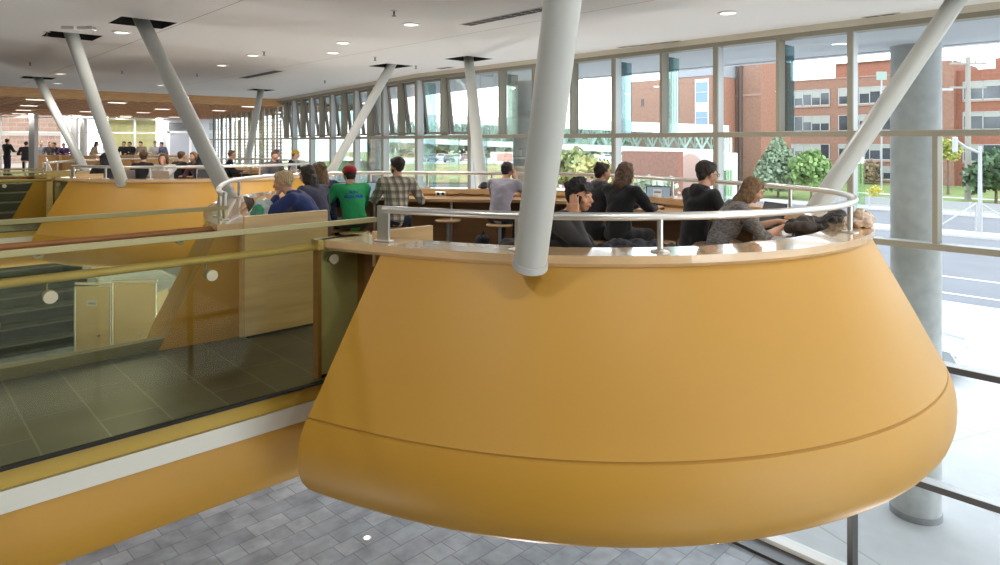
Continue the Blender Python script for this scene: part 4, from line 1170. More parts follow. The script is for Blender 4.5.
    if vox < 0.01:
        for s in (-1, 1):
            e = MB().blob((H(s*0.031, 0.0765, 0.006), 0.0105*S)).build('eye', EYE_W, root, True)
            MB().blob((H(s*0.031, 0.0845, 0.005), 0.0052*S)).build('iris', EYE_D, e, True)
            MB().blob((H(s*0.016, 0.090, 0.030), 0.0045*S), (H(s*0.034, 0.0895, 0.034), 0.0045*S), (H(s*0.050, 0.078, 0.028), 0.003*S)).build('eyebrow', hs_, root, True)
            MB().blob((H(s*0.016, 0.0845, 0.0125), 0.003), (H(s*0.031, 0.0865, 0.0150), 0.004), (H(s*0.045, 0.078, 0.011), 0.003)).build('eyelid', SKIN[skin], root, True)
        MB().blob((H(-0.022, 0.085, -0.0625), 0.0025), (H(0, 0.0935, -0.060), 0.0045), (H(0.022, 0.087, -0.0625), 0.003)).blob((H(-0.018, 0.086, -0.068), 0.003), (H(0, 0.092, -0.0695), 0.0045), (H(0.018, 0.086, -0.068), 0.003)).build('mouth', LIP, root, True)
    if beard:
        b = MB().blob((H(0, 0.045, -0.085), HR(0.040, 0.040, 0.028), HM), (H(-0.052, 0.02, -0.05), HR(0.014, 0.035, 0.03), HM), (H(0.052, 0.02, -0.05), HR(0.014, 0.035, 0.03), HM))
        put(remesh(b, 'beard', 0.007, 2, 0.004, 30), 'beard', hs_, root)
    if cap:
        c = MB().blob((H(0, -0.016, 0.062), HR(0.092, 0.108, 0.074), HM), (H(0, -0.016, 0.035), HR(0.092, 0.108, 0.02), HM)).build('cap', cap, root, True)
        m = MB(); 
        m.blob((H(-0.05, 0.082, 0.048), HR(0.02, 0.02, 0.006), HM), (H(0.05, 0.082, 0.048), HR(0.02, 0.02, 0.006), HM), (H(0, 0.150, 0.040), HR(0.045, 0.02, 0.006), HM))
        m.build('cap_peak', cap, c, True)
    if glasses:
        g = MB()
        for s in (-1, 1):
            ring = [H(s*0.032+0.021*math.cos(a), 0.100, 0.004+0.016*math.sin(a)) for a in [2*math.pi*k/14 for k in range(14)]]
            g.tube(ring, 0.0022, 6, True)
            g.tube([H(s*0.052, 0.098, 0.008), H(s*0.076, 0.05, 0.008), H(s*0.080, -0.005, 0.006)], 0.0022, 6)
        g.tube([H(-0.011, 0.102, 0.008), H(0.011, 0.102, 0.008)], 0.0022, 6)
        g.build('glasses', MATS['dark_steel'], root)
    if scarf:
        sc = MB()
        for k in range(10):
            a = 2*math.pi*k/10; b_ = 2*math.pi*(k+1)/10
            sc.blob((N+V((0.07*math.cos(a), 0.07*math.sin(a)+0.005, 0.01)), 0.034), (N+V((0.07*math.cos(b_), 0.07*math.sin(b_)+0.005, 0.01)), 0.034))
        put(remesh(sc, 'scarf', 0.009, 2, 0.008, 20), 'scarf', scarf, root)
    root['hc'] = tuple(root.matrix_basis @ HC)
    root.matrix_basis
    return root

mat('denim', rgb(40, 48, 66), 0.9, var=0.15, scale=20, bump=0.2, bscale=150)
mat('shoe_dark', (0.03, 0.03, 0.03), 0.6)
black_cloth = cloth('black_cloth', (0.013, 0.013, 0.015))
char_cloth = cloth('charcoal_cloth', (0.030, 0.029, 0.031))
navy = cloth('navy_fleece', rgb(42, 58, 112))
navy_grey = cloth('navy_grey_knit', rgb(72, 72, 92))
lav = cloth('lavender_shirt', rgb(172, 166, 178), var=0.06)
red_cap = cloth('red_cap', rgb(168, 36, 44)); yel_cap = cloth('mustard_cap', rgb(206, 164, 52))
khaki = cloth('khaki_cloth', rgb(150, 132, 104))
def plaid_mat():
    m = bpy.data.materials.new('plaid_flannel'); m.use_nodes = True; nt = m.node_tree; b = nt.nodes['Principled BSDF']
    b.inputs['Roughness'].default_value = 0.9
    tc = nt.nodes.new('ShaderNodeTexCoord'); sp_ = nt.nodes.new('ShaderNodeSeparateXYZ'); nt.links.new(tc.outputs['Object'], sp_.inputs[0])
    def stripes(sock, freq):
        mu = nt.nodes.new('ShaderNodeMath'); mu.operation = 'MULTIPLY'; mu.inputs[1].default_value = freq; nt.links.new(sock, mu.inputs[0])
        fr = nt.nodes.new('ShaderNodeMath'); fr.operation = 'FRACT'; nt.links.new(mu.outputs[0], fr.inputs[0])
        r = nt.nodes.new('ShaderNodeValToRGB'); r.color_ramp.interpolation = 'CONSTANT'
        for p, c in ((0.0, 1.0), (0.42, 0.35), (0.50, 0.62), (0.60, 0.30), (0.92, 0.75)):
            if p == 0: e = r.color_ramp.elements[0]; 
            else: e = r.color_ramp.elements.new(p)
            e.color = (c, c, c, 1)
        r.color_ramp.elements.remove(r.color_ramp.elements[-1]) if len(r.color_ramp.elements) > 5 else None
        nt.links.new(fr.outputs[0], r.inputs[0]); return r
    ad = nt.nodes.new('ShaderNodeMath'); ad.operation = 'ADD'; nt.links.new(sp_.outputs['X'], ad.inputs[0]); 
    k2 = nt.nodes.new('ShaderNodeMath'); k2.operation = 'MULTIPLY'; k2.inputs[1].default_value = 0.6; nt.links.new(sp_.outputs['Y'], k2.inputs[0]); nt.links.new(k2.outputs[0], ad.inputs[1])
    a = stripes(ad.outputs[0], 11); c = stripes(sp_.outputs['Z'], 11)
    mx = nt.nodes.new('ShaderNodeMixRGB'); mx.blend_type = 'MULTIPLY'; mx.inputs[0].default_value = 0.85
    nt.links.new(a.outputs[0], mx.inputs[1]); nt.links.new(c.outputs[0], mx.inputs[2])
    m2 = nt.nodes.new('ShaderNodeMixRGB'); m2.inputs[1].default_value = (*rgb(88, 74, 60), 1); m2.inputs[2].default_value = (*rgb(226, 218, 198), 1)
    nt.links.new(mx.outputs[0], m2.inputs[0]); nt.links.new(m2.outputs[0], b.inputs['Base Color']); return m
plaid = plaid_mat()
def knit_mat():
    return mat('grey_knit', rgb(128, 124, 122), 0.95, var=0.55, scale=38, stretch=(1, 1, 2.2), bump=0.5, bscale=60)
def green_tee():
    m = mat('green_tee', rgb(38, 158, 92), 0.85); nt = m.node_tree; b = nt.nodes['Principled BSDF']
    tc = nt.nodes.new('ShaderNodeTexCoord'); so = nt.nodes.new('ShaderNodeSeparateXYZ'); sn = nt.nodes.new('ShaderNodeSeparateXYZ')
    nt.links.new(tc.outputs['Object'], so.inputs[0]); nt.links.new(tc.outputs['Normal'], sn.inputs[0])
    def mth(op, a, v):
        n = nt.nodes.new('ShaderNodeMath'); n.operation = op
        nt.links.new(a, n.inputs[0])
        if isinstance(v, float): n.inputs[1].default_value = v
        else: nt.links.new(v, n.inputs[1])
        return n.outputs[0]
    mp = nt.nodes.new('ShaderNodeMapping'); mp.inputs['Scale'].default_value = (1, 0.2, 0.6); nt.links.new(tc.outputs['Object'], mp.inputs[0])
    nz = nt.nodes.new('ShaderNodeTexNoise'); nz.inputs['Scale'].default_value = 70; nt.links.new(mp.outputs[0], nz.inputs[0])
    zz = mth('LESS_THAN', mth('ABSOLUTE', mth('SUBTRACT', so.outputs['Z'], 1.035), 0.0), 0.018)
    z2 = mth('LESS_THAN', mth('ABSOLUTE', mth('SUBTRACT', so.outputs['Z'], 1.085), 0.0), 0.014)
    xx = mth('LESS_THAN', mth('ABSOLUTE', so.outputs['X'], 0.0), 0.115)
    x2 = mth('LESS_THAN', mth('ABSOLUTE', so.outputs['X'], 0.0), 0.06)
    band = mth('MAXIMUM', mth('MULTIPLY', zz, xx), mth('MULTIPLY', z2, x2))
    k = mth('MULTIPLY', mth('MULTIPLY', band, mth('GREATER_THAN', nz.outputs['Fac'], 0.46)), mth('LESS_THAN', sn.outputs['Y'], 0.0))
    mx = nt.nodes.new('ShaderNodeMixRGB'); mx.inputs[1].default_value = (*rgb(38, 158, 92), 1); mx.inputs[2].default_value = (*rgb(30, 70, 170), 1)
    nt.links.new(k, mx.inputs[0]); nt.links.new(mx.outputs[0], b.inputs['Base Color'])
    return m
def floral(): return mat('navy_floral', rgb(52, 58, 86), 0.9, var=0.9, scale=34)

def stool(label, x, y, group=None, h=0.625):
    t = thing('bar_stool', label, 'stool', (x, y, 0), 0, group)
    MB().lathe((0, 0, h-0.035), [(0.14, 0), (0.175, 0.006), (0.18, 0.018), (0.175, 0.030), (0.15, 0.035)], 32).build('seat', wood_h, t, True)
    MB().cyl((0, 0, 0.03), (0, 0, h-0.03), 0.025, n=14).build('column', steel, t, True)
    MB().lathe((0, 0, 0), [(0.20, 0), (0.20, 0.012), (0.05, 0.03)], 28).build('base', steel, t, True)
    MB().tube([(0.15*math.cos(2*math.pi*k/20), 0.15*math.sin(2*math.pi*k/20), 0.24) for k in range(20)], 0.009, 8, True).build('foot_ring', steel, t, True)
    return t
def seat_for(p, label, h=0.625):
    return stool(label, p.location.x, p.location.y, h=h)

def inframe(pos, px, d):
    """position so that the head, not the hips, sits at (px, d)"""
    return pos
# --- people in the nearest pod: head position by (column, depth), hips set back along the facing direction
def seated(label, px, d, face, back=0.16, **k):
    x, y = at(px, d); f = Vector(face).normalized()
    return person(label, (x-f.x*back, y-f.y*back), (f.x, f.y), **k)
W3 = lambda x, y, z: (x, y, z)
near = []
near.append(seated('blond person in a navy hoodie resting the chin on one hand', 285, 7.0, (-0.75, 0.62), back=0.34, lean=0.62, head=(0.1, 0.15), hands=((-0.02, 0.42, 1.12), (0.22, 0.52, 0.95)), hdir=((0.2, -0.25, 1), (0.2, 1, 0.1)), hnrm=((0.1, -1, 0.2), (0, 0, -1)),
    elbows=((-0.4, 0.6, -0.6), None), hair='blond', style='full', top=navy, top_name='hoodie', hood=True, legs=char_cloth))
near.append(seated('girl with long dark brown hair in a grey blue sweater', 307, 7.6, (-0.35, 0.94), back=0.2, lean=0.32, head=(0.15, 0.15), hair='dark', style='long', top=navy_grey, top_name='sweater', legs=cloth('red_trousers', rgb(150, 40, 44)), size=0.91))
near.append(seated('girl with long light brown hair in a dark floral top', 317, 8.3, (-0.1, 1.0), back=0.2, lean=0.25, head=(0.3, 0.1), hair='light', style='verylong', top=floral(), top_name='blouse', legs=black_cloth, size=0.92))
near.append(seated('person in a green T-shirt and a red cap leaning on the counter', 349, 8.35, view_dir(-0.42, 1), back=0.36, lean=0.58, head=(0.15, 0.1), hands=((-0.34, 0.55, 0.95), (0.10, 0.62, 0.95)), hair='dark', style='short', top=green_tee(), top_name='t_shirt', cap=red_cap, sleeve=0.5, legs=black_cloth, turn=0.0))
near.append(seated('bearded man in a cream and brown plaid shirt facing the windows', 397, 8.55, (0.60, 0.80), back=0.15, lean=0.20, head=(0.7, 0.1), hands=((-0.25, 0.42, 0.96), (0.30, 0.35, 0.97)), hair='dark', style='full', top=plaid, beard=True, legs=MATS['denim'], size=0.97))
near.append(seated('man in a pale lavender shirt with a phone at his ear, back turned', 507, 9.0, (0.90, 0.44), back=0.28, lean=0.48, head=(-0.1, 0.15), hands=((-0.05, 0.50, 0.95), 'ear'), hair='dark', style='short', top=lav, legs=MATS['denim']))
near.append(seated('young man with tousled black hair holding a phone to his ear close behind the rail', 572, 4.78, view_dir(1, -0.40), back=0.24, lean=0.50, head=(-0.2, 0.0), hands=((-0.10, 0.48, 0.93), 'ear'),
    skin='asian', hair='black', style='tousled', top=char_cloth, top_name='sweater', legs=black_cloth, vox=0.006, cvox=0.009))
near.append(seated('person with dark pinned up hair, black jacket and grey scarf', 603, 7.45, view_dir(1, 0.75), back=0.2, lean=0.30, head=(-0.25, 0.1), hair='dark', style='bun', top=char_cloth, top_name='jacket', scarf=cloth('grey_scarf', rgb(112, 112, 112)), legs=black_cloth))
near.append(seated('woman with wavy brown hair in black typing on a laptop', 626, 7.15, view_dir(1, 0.95), back=0.14, lean=0.20, head=(-0.1, 0.1), hands=((-0.06, 0.50, 0.98), (0.16, 0.50, 0.98)), hair='brown', style='bob', top=black_cloth, top_name='sweater', legs=black_cloth, sleeve=0.9))
near.append(seated('man with glasses in a black hooded sweater sitting upright', 710, 6.4, view_dir(1, 0.4), back=0.20, lean=0.24, head=(-0.15, 0.12), hair='dark', style='full', top=black_cloth, top_name='hoodie', hood=True, glasses=True, legs=khaki, size=0.99, hands=((-0.12, 0.42, 0.97), (0.14, 0.42, 0.97))))
near.append(seated('woman with a brown bob in a marled grey knit looking down at her hands', 747, 5.75, view_dir(1, -0.05), back=0.26, lean=0.50, head=(0.0, 0.42), hands=((-0.12, 0.56, 1.00), (0.12, 0.52, 0.98)), hdir=((0.3, 1, 0), (-0.2, 1, 0.05)), hair='light', style='bob', top=knit_mat(), top_name='sweater', sleeve=0.62, legs=khaki, size=0.92))
for k, p in enumerate(near):
    seat_for(p, ['round wooden stool under the blond person in navy', 'round wooden stool under the dark haired girl', 'round wooden stool under the light haired girl in floral', 'round wooden stool under the person in green',
        'round wooden stool under the man in plaid', 'round wooden stool under the man in lavender', 'round wooden stool under the young man by the rail', 'round wooden stool under the person with the grey scarf',
        'round wooden stool under the woman typing', 'round wooden stool under the man with glasses', 'round wooden stool under the woman in grey knit'][k])
stool('empty round wooden stool between the plaid shirt and the lavender shirt', *at(448, 9.2))
stool('empty round wooden stool behind the young man by the rail', *at(621, 7.75))
stool('empty round wooden stool beside the man with glasses, behind a rail post', *at(659, 7.2))

# --- people further off
def far_person(label, px, d, face, **k):
    k.setdefault('vox', 0.016); k.setdefault('cvox', 0.018); k['simple'] = True
    return seated(label, px, d, face, **k)
cl = {n: cloth('far_'+n, c) for n, c in dict(black=(0.012, 0.012, 0.014), grey=(0.12, 0.12, 0.13), white=(0.62, 0.61, 0.60), purple=(0.12, 0.06, 0.22), pale=(0.40, 0.42, 0.46), maroon=(0.16, 0.05, 0.07), blue=(0.10, 0.13, 0.22), tan=(0.30, 0.24, 0.17)).items()}
VD = view_dir
pp2 = []
pp2.append(far_person('dark haired person in black at the near edge of the farther pod', 105, 14.0, VD(-0.6, 0.8), hair='black', style='long', top=cl['black'], lean=0.3, back=0.2))
pp2.append(far_person('brown haired person in black hunched over beside the second slanted column', 144, 15.0, VD(-0.2, 1), hair='brown', style='full', top=cl['black'], lean=0.3, back=0.2))
pp2.append(far_person('woman in white with auburn hair and her hand at her mouth facing us', 163, 13.6, VD(0.1, -1), hair='brown', style='bob', top=cl['white'], lean=0.3, back=0.2, hands=((-0.02, 0.27, 1.2), (0.2, 0.4, 0.98))))
pp2.append(far_person('person in black with brown hair turned away, left of the auburn haired one', 183, 15.4, VD(0.5, 1), hair='brown', style='short', top=cl['black'], lean=0.2))
pp2.append(far_person('auburn haired person looking down between two dark figures', 193, 15.0, VD(-0.4, -1), hair='light', style='bob', top=cl['maroon'], lean=0.3, back=0.2))
pp2.append(far_person('person with black hair and black coat against the large slanted column', 205, 14.6, VD(0.6, 0.8), hair='black', style='long', top=cl['black'], lean=0.15))
pp2.append(far_person('man in a black shirt sitting upright by the slatted windows', 234.5, 17.0, VD(1, 0.35), hair='light', style='short', top=cl['black'], lean=0.15))
pp2.append(far_person('person in grey with brown hair in front of another by the slatted windows', 275, 15.6, VD(0.6, -0.5), hair='brown', style='short', top=cl['grey'], lean=0.25))
pp2.append(far_person('person in a dark jacket behind the one in grey', 278, 18.0, VD(0.7, 0.4), hair='brown', style='short', top=cl['black'], lean=0.2))
pp2.append(far_person('person with a mustard yellow cap in a dark jacket', 297, 17.0, VD(1, -0.1), hair='brown', style='short', top=cl['black'], cap=yel_cap, lean=0.2))
for k, p in enumerate(pp2): seat_for(p, 'round wooden stool on the farther pod under a seated person', ).__setitem__('group', 'stools on the farther pod')
ff = [('person in dark clothes standing at the far end of the room', 10, 33, VD(0.2, 1), dict(standing=True, top=cl['black'], hair='black', lean=0.02)),
      ('person in dark clothes sitting beside the standing one', 26, 32, VD(-0.5, 1), dict(top=cl['black'], hair='black', lean=0.3)),
      ('person in pale grey at the far desk just past the far post', 41, 35, VD(0.3, -1), dict(top=cl['pale'], hair='blond')),
      ('person in grey leaning on the far desk', 50, 35, VD(0.5, -1), dict(top=cl['grey'], hair='light', lean=0.4)),
      ('small person in black low behind the far desk', 57, 34.5, VD(-0.3, -1), dict(top=cl['black'], hair='black', lean=0.5)),
      ('person in purple bent over behind the leftmost slanted column', 65, 34.5, VD(0.3, -1), dict(top=cl['purple'], hair='black', lean=0.6)),
      ('person with long dark hair leaning sideways at the far desk', 95, 34, VD(0.9, 0.2), dict(top=cl['tan'], hair='dark', style='long', lean=0.35)),
      ('person in black at the far desk left of the lime wall people', 124, 34, VD(0.2, -1), dict(top=cl['black'], hair='black', lean=0.3)),
      ('second person in black at the far desk before the lime wall', 130.5, 34.5, VD(-0.3, -1), dict(top=cl['black'], hair='dark', lean=0.35)),
      ('person in black and tan at the far desk before the lime wall', 141, 34, VD(-0.2, -1), dict(top=cl['tan'], hair='black', lean=0.3)),
      ('person in white at the far desk', 155, 34.5, VD(0.4, -1), dict(top=cl['white'], hair='dark', lean=0.2)),
      ('person in dark blue at the far desk in front of the grey door', 163, 34, VD(-0.6, -1), dict(top=cl['blue'], hair='dark', lean=0.4))]
for lab, px, d, fc, k in ff:
    p = far_person(lab, px, d, fc, size=1.06, hs=0.80, **k)
    if not k.get('standing'): seat_for(p, 'round wooden stool at the far desk under a seated person', 0.775).__setitem__('group', 'stools at the far desk')

# ------------------------------------------------------------------ furniture and belongings
screen_on = mat('screen_glow', (0.10, 0.12, 0.15), 0.3, emit=(0.45, 0.60, 0.70, 0.32))
plastic_b = mat('black_plastic', (0.015, 0.015, 0.017), 0.4)
alu = mat('laptop_alu', (0.45, 0.45, 0.46), 0.35, 0.6)
paper = mat('paper', (0.75, 0.74, 0.72), 0.7)
CT = 0.891
def laptop(label, x, y, facing, z=CT, w=0.33, m=None, doc=True, dead=False):
    """facing = direction from the screen to the user"""
    a = math.atan2(facing[1], facing[0])+math.pi/2
    t = thing('laptop', label, 'laptop', (x, y, z), a)
    b = MB().obox((0, 0, 0.011), (w, w*0.68, 0.02), bev=0.004).build('base', m or plastic_b, t)
    k = MB()
    for r in range(5):
        for c in range(12): k.box(-w*0.43+c*w*0.072, -w*0.43+c*w*0.072+w*0.06, 0.07-r*0.022-0.018+0.01, 0.07-r*0.022+0.01, 0.021, 0.024)
    kb = k.build('keyboard', mat('key_black', (0.03, 0.03, 0.033), 0.5), b); kb['kind'] = 'stuff'
    M = Matrix.Translation((0, w*0.34, 0.018)) @ Matrix.Rotation(R(-18), 4, 'X')
    s = MB().obox((0, 0, w*0.34), (w, 0.012, w*0.68), bev=0.003).build('lid', m or plastic_b, t, M=M)
    MB().box(-w*0.46, w*0.46, -0.008, -0.0062, w*0.05, w*0.64).build('screen', plastic_b if dead else screen_on, s, M=M)
    if doc and not dead:
        d = MB().box(-w*0.20, w*0.14, -0.0095, -0.0082, w*0.08, w*0.55).build('page', mat('screen_page', (0.7, 0.7, 0.7), 0.4, emit=(0.8, 0.82, 0.85, 0.15)), s, M=M)
        MB().box(-w*0.17, w*0.10, -0.0105, -0.0096, w*0.40, w*0.46).box(-w*0.17, w*0.0, -0.0105, -0.0096, w*0.25, w*0.29).build('page_lines', mat('page_lines', (0.2, 0.25, 0.32), 0.5), d, M=M)
    return t
def ring_at(px, off, lo, hi):
    t = theta_for_px(px, lo, hi); return plan(t, off), t
laptop('open black laptop with a lit document on the counter before the typing woman', *at(655, 8.45), view_dir(-0.55, -1))
x, y = at(383, 9.0)
laptop('open laptop with a bluish screen left of the plaid shirt', *at(381, 9.05), view_dir(0.25, -1), w=0.36, doc=False)
laptop('open laptop with a pale screen between the light haired girl and the green T-shirt', *at(334, 9.0), view_dir(0.25, -1), w=0.36, doc=False)
laptop('dark laptop seen edge on behind the woman in grey knit', *at(759, 6.25), view_dir(-1, -0.25), w=0.33, dead=True)
laptop('closed looking black laptop lid at the far end of the counter by the blond person', *at(265, 7.1), view_dir(0.8, 0.6), w=0.32, dead=True)
# papers and belongings at the left end
t = thing('magazine', 'open white magazine on the counter before the blond person', 'magazine', (*at(272, 7.35), CT), 0.6)
MB().add([(-0.2, -0.14, 0.002), (0, -0.14, 0.02), (0, 0.14, 0.02), (-0.2, 0.14, 0.002), (0.2, -0.14, 0.002), (0.2, 0.14, 0.002), (-0.2, -0.14, 0.0), (0.2, -0.14, 0), (0.2, 0.14, 0), (-0.2, 0.14, 0)],
    [(0, 1, 2, 3), (1, 4, 5, 2), (6, 9, 8, 7), (0, 6, 7, 4, 1), (3, 2, 5, 8, 9), (0, 3, 9, 6), (4, 7, 8, 5)]).build('pages', paper, t)
MB().box(-0.17, -0.03, -0.1, 0.04, 0.012, 0.016).box(0.05, 0.16, 0.0, 0.1, 0.012, 0.016).build('pictures', mat('magazine_print', (0.18, 0.2, 0.24), 0.5), t)
# green and white carrier bag by the blond person
X, Y = at(260, 6.75)
b = MB().blob(((0, 0, 0.06), (0.16, 0.10, 0.05)), ((0, 0, 0.02), (0.17, 0.11, 0.02)), ((0.04, 0, 0.20), (0.10, 0.06, 0.03)))
t = thing('carrier_bag', 'crumpled white and green plastic bag on the counter in front of the blond person', 'bag', (X, Y, CT), 0.4)
put_me = b.mesh('bag'); 
def knobbly(mb, vox, disp, sc_, seed=0, smooth=3): return remesh(mb, 'm', vox, smooth, disp, sc_, seed)
put(knobbly(b, 0.012, 0.03, 9), 'bag', mat('bag_plastic', (0.62, 0.72, 0.66), 0.25, var=0.1), t)
put(knobbly(MB().blob(((-0.09, -0.06, 0.12), (0.06, 0.07, 0.06)), ((-0.12, -0.05, 0.06), (0.05, 0.06, 0.05))), 0.01, 0.02, 12), 'green_print', mat('bag_green', (0.05, 0.33, 0.18), 0.3), t)
# dark bag and cream hat lying at the right end
p = at(818, 5.72)
t = thing('duffel_bag', 'dark brown soft bag lying on the counter behind the ledge', 'bag', (p[0], p[1], CT), -0.1)
put(knobbly(MB().blob(((-0.28, 0, 0.10), (0.12, 0.12, 0.07)), ((0.25, 0, 0.08), (0.13, 0.12, 0.08))).blob(((0.1, -0.05, 0.13), 0.06), ((0.3, -0.04, 0.14), 0.055)), 0.012, 0.05, 9, 3, 1), 'bag', mat('brown_nylon', (0.05, 0.038, 0.028), 0.6, var=0.3, scale=12), t)
MB().tube([(-0.2, -0.10, 0.13), (-0.05, -0.14, 0.20), (0.12, -0.13, 0.18)], 0.014, 8).build('strap', mat('strap_black', (0.02, 0.02, 0.02), 0.7), t, True)
MB().tube([(0.2+0.045*math.cos(a), -0.145, 0.11+0.045*math.sin(a)) for a in [2*math.pi*k/14 for k in range(14)]], 0.012, 8, True).build('ring', mat('cream_ring', (0.55, 0.47, 0.36), 0.5), t, True)
p = at(861, 5.45)
t = thing('knit_hat', 'fuzzy cream knitted hat lying on the ledge beside the last rail post', 'hat', (p[0], p[1], LEDGE), 0.2)
put(knobbly(MB().blob(((0, 0, 0.055), (0.115, 0.10, 0.06)), ((0.02, 0, 0.095), (0.08, 0.07, 0.04))), 0.008, 0.022, 22), 'hat', mat('cream_wool', (0.66, 0.53, 0.42), 0.95, var=0.2, scale=30, bump=0.6), t)
put(knobbly(MB().blob(((-0.10, 0.0, 0.13), 0.035)), 0.008, 0.02, 30), 'pompom', mat('cream_wool', (0.66, 0.53, 0.42), 0.95), t)
# papers, phone and pens where the grey knit woman works
p = at(775, 5.6)
for k, (dx, dy, rz, w_, lab) in enumerate(((0.0, 0.0, 0.2, 0.21, 'white sheet of paper on the counter under the hands of the woman in knit'), (0.20, -0.20, -0.4, 0.2, 'white printed sheet lying beside the dark brown bag'))):
    t = tag(MB().obox((0, 0, 0.0015), (w_, 0.297, 0.003)).build('paper_sheet', paper), lab, 'paper'); t.location = (p[0]+dx, p[1]+dy, CT); t.rotation_euler.z = rz
t = thing('camera', 'small dark camera with a strap on the counter near the printed sheet', 'camera', (p[0]+0.07, p[1]-0.16, CT+0.004), 0.5)
MB().obox((0, 0, 0.035), (0.12, 0.05, 0.07), bev=0.01).build('body', plastic_b, t)
MB().cyl((0, -0.02, 0.035), (0, -0.075, 0.035), 0.03, n=20).build('lens', plastic_b, t, True)
MB().tube([(0.06, 0, 0.05), (0.13, 0.03, 0.01), (0.18, -0.05, 0.008), (0.10, -0.12, 0.008), (0.02, -0.1, 0.008)], 0.008, 6).build('strap', mat('strap_black', (0.02, 0.02, 0.02), 0.7), t, True)
# glass beaker beside the laptop
p = at(671, 8.35)
t = thing('drinking_glass', 'small amber drinking glass beside the black laptop', 'glass', (p[0], p[1], CT))
MB().lathe((0, 0, 0), [(0.03, 0), (0.036, 0.10), (0.033, 0.10), (0.028, 0.006)], 20).build('tumbler', glass('amber_glass', (0.75, 0.68, 0.5), 0.8), t, True)
MB().lathe((0, 0, 0.006), [(0.027, 0), (0.031, 0.05)], 18).build('drink', mat('tea', (0.35, 0.22, 0.08), 0.2), t, True)
# phone in the young man's hand
def held_phone(label, person_, local, yaw, tilt):
    M = Matrix.Translation(person_.location) @ Matrix.Rotation(person_.rotation_euler.z, 4, 'Z')
    q = M @ Vector(person_['ear_phone']); yaw = person_['ear_tilt']
    t = thing('phone', label, 'phone', q, person_.rotation_euler.z+yaw)
    MB().obox((0, 0, 0), (0.010, 0.060, 0.125), rx=tilt, bev=0.003).build('case', plastic_b, t)
    MB().obox((-0.0055, 0, 0), (0.001, 0.052, 0.11), rx=tilt).build('screen', mat('phone_glass', (0.02, 0.02, 0.025), 0.1), t)
    return t
# jacket over the counter in front, behind the ledge
p = at(545, 4.75)
t = thing('jacket', 'black jacket heaped behind the ledge in front of the young man on the phone', 'jacket', (p[0], p[1], CT), -0.75)
put(knobbly(MB().blob(((-0.25, 0.02, 0.06), (0.1, 0.14, 0.06)), ((0.2, 0, 0.08), (0.14, 0.14, 0.08))), 0.013, 0.04, 7, 3), 'cloth', black_cloth, t)
p = at(628, 4.75)
t = thing('scarf', 'dark checked scarf lying behind the ledge beside the forearm of the young man', 'scarf', (p[0], p[1], CT), -0.55)
put(knobbly(MB().blob(((-0.22, 0.0, 0.04), (0.1, 0.1, 0.04)), ((0.05, 0.0, 0.06), (0.14, 0.11, 0.06)), ((0.3, 0, 0.025), (0.1, 0.08, 0.025))), 0.012, 0.045, 10, 3, 2), 'cloth', mat('checked_wool', (0.035, 0.035, 0.045), 0.95, var=0.8, scale=30), t)
# bag on the floor by the lavender man, sockets on the back panel
t = thing('rucksack', 'black rucksack on the floor beside the stool of the man in lavender', 'bag', (*at(482, 9.0), 0.0), 0.5)
put(knobbly(MB().blob(((0, 0, 0.12), (0.2, 0.14, 0.12)), ((0.03, 0, 0.36), (0.14, 0.10, 0.08))), 0.018, 0.03, 6), 'bag', black_cloth, t)
MB().tube([(-0.06, 0, 0.42), (0.0, -0.02, 0.49), (0.08, 0, 0.43)], 0.012, 8).build('handle', plastic_b, t, True)
for px, lab in ((444, 'small socket box on the counter edge between plaid and lavender shirts'),):
    (p, t_) = ring_at(px, -0.30, R(20), R(110)); (q, _) = ring_at(px, -0.36, R(20), R(110))
    t = thing('socket_box', lab, 'socket', (p[0], p[1], 0.925), math.atan2(q[1]-p[1], q[0]-p[0])+math.pi/2)
    MB().obox((0, -0.0, 0.0), (0.16, 0.05, 0.07), bev=0.006).build('box', steel, t)
    MB().obox((-0.035, -0.0262, 0), (0.04, 0.003, 0.045)).build('outlet', plastic_b, t)
    MB().obox((0.035, -0.0262, 0), (0.04, 0.003, 0.045)).build('outlet', plastic_b, t)
    MB().tube([(0.02, -0.03, -0.01), (0.15, -0.05, -0.02), (0.32, -0.07, 0.015), (0.5, -0.07, -0.01), (0.65, -0.03, 0.0)], 0.006, 6).build('cable', plastic_b, t, True)
t = thing('device', 'small black device on the ledge at the foot of the slim grey column', 'device', (*ring_at(484, -0.16, R(20), R(110))[0], LEDGE), 0.3)
MB().blob(((0, 0, 0.03), (0.13, 0.07, 0.03)), ((0.02, 0, 0.07), (0.06, 0.05, 0.03))).build('body', plastic_b, t, True)
for k, (px, d) in enumerate(((165, 13.2), (128, 13.6), (204, 14.0), (245, 16.9), (287, 16.6))):
    x, y = at(px, d)
    laptop(['grey laptop lid before the auburn haired woman in white', 'grey laptop at the near edge of the farther pod', 'silver laptop by the large slanted column on the farther pod', 'dark laptop before the man by the slatted windows', 'laptop before the person with the mustard cap'][k],
           x, y, view_dir((0, -0.3, 0.3, -1, -1)[k], (1, 1, -1, -0.2, 0.1)[k]), m=alu, doc=False, dead=True)

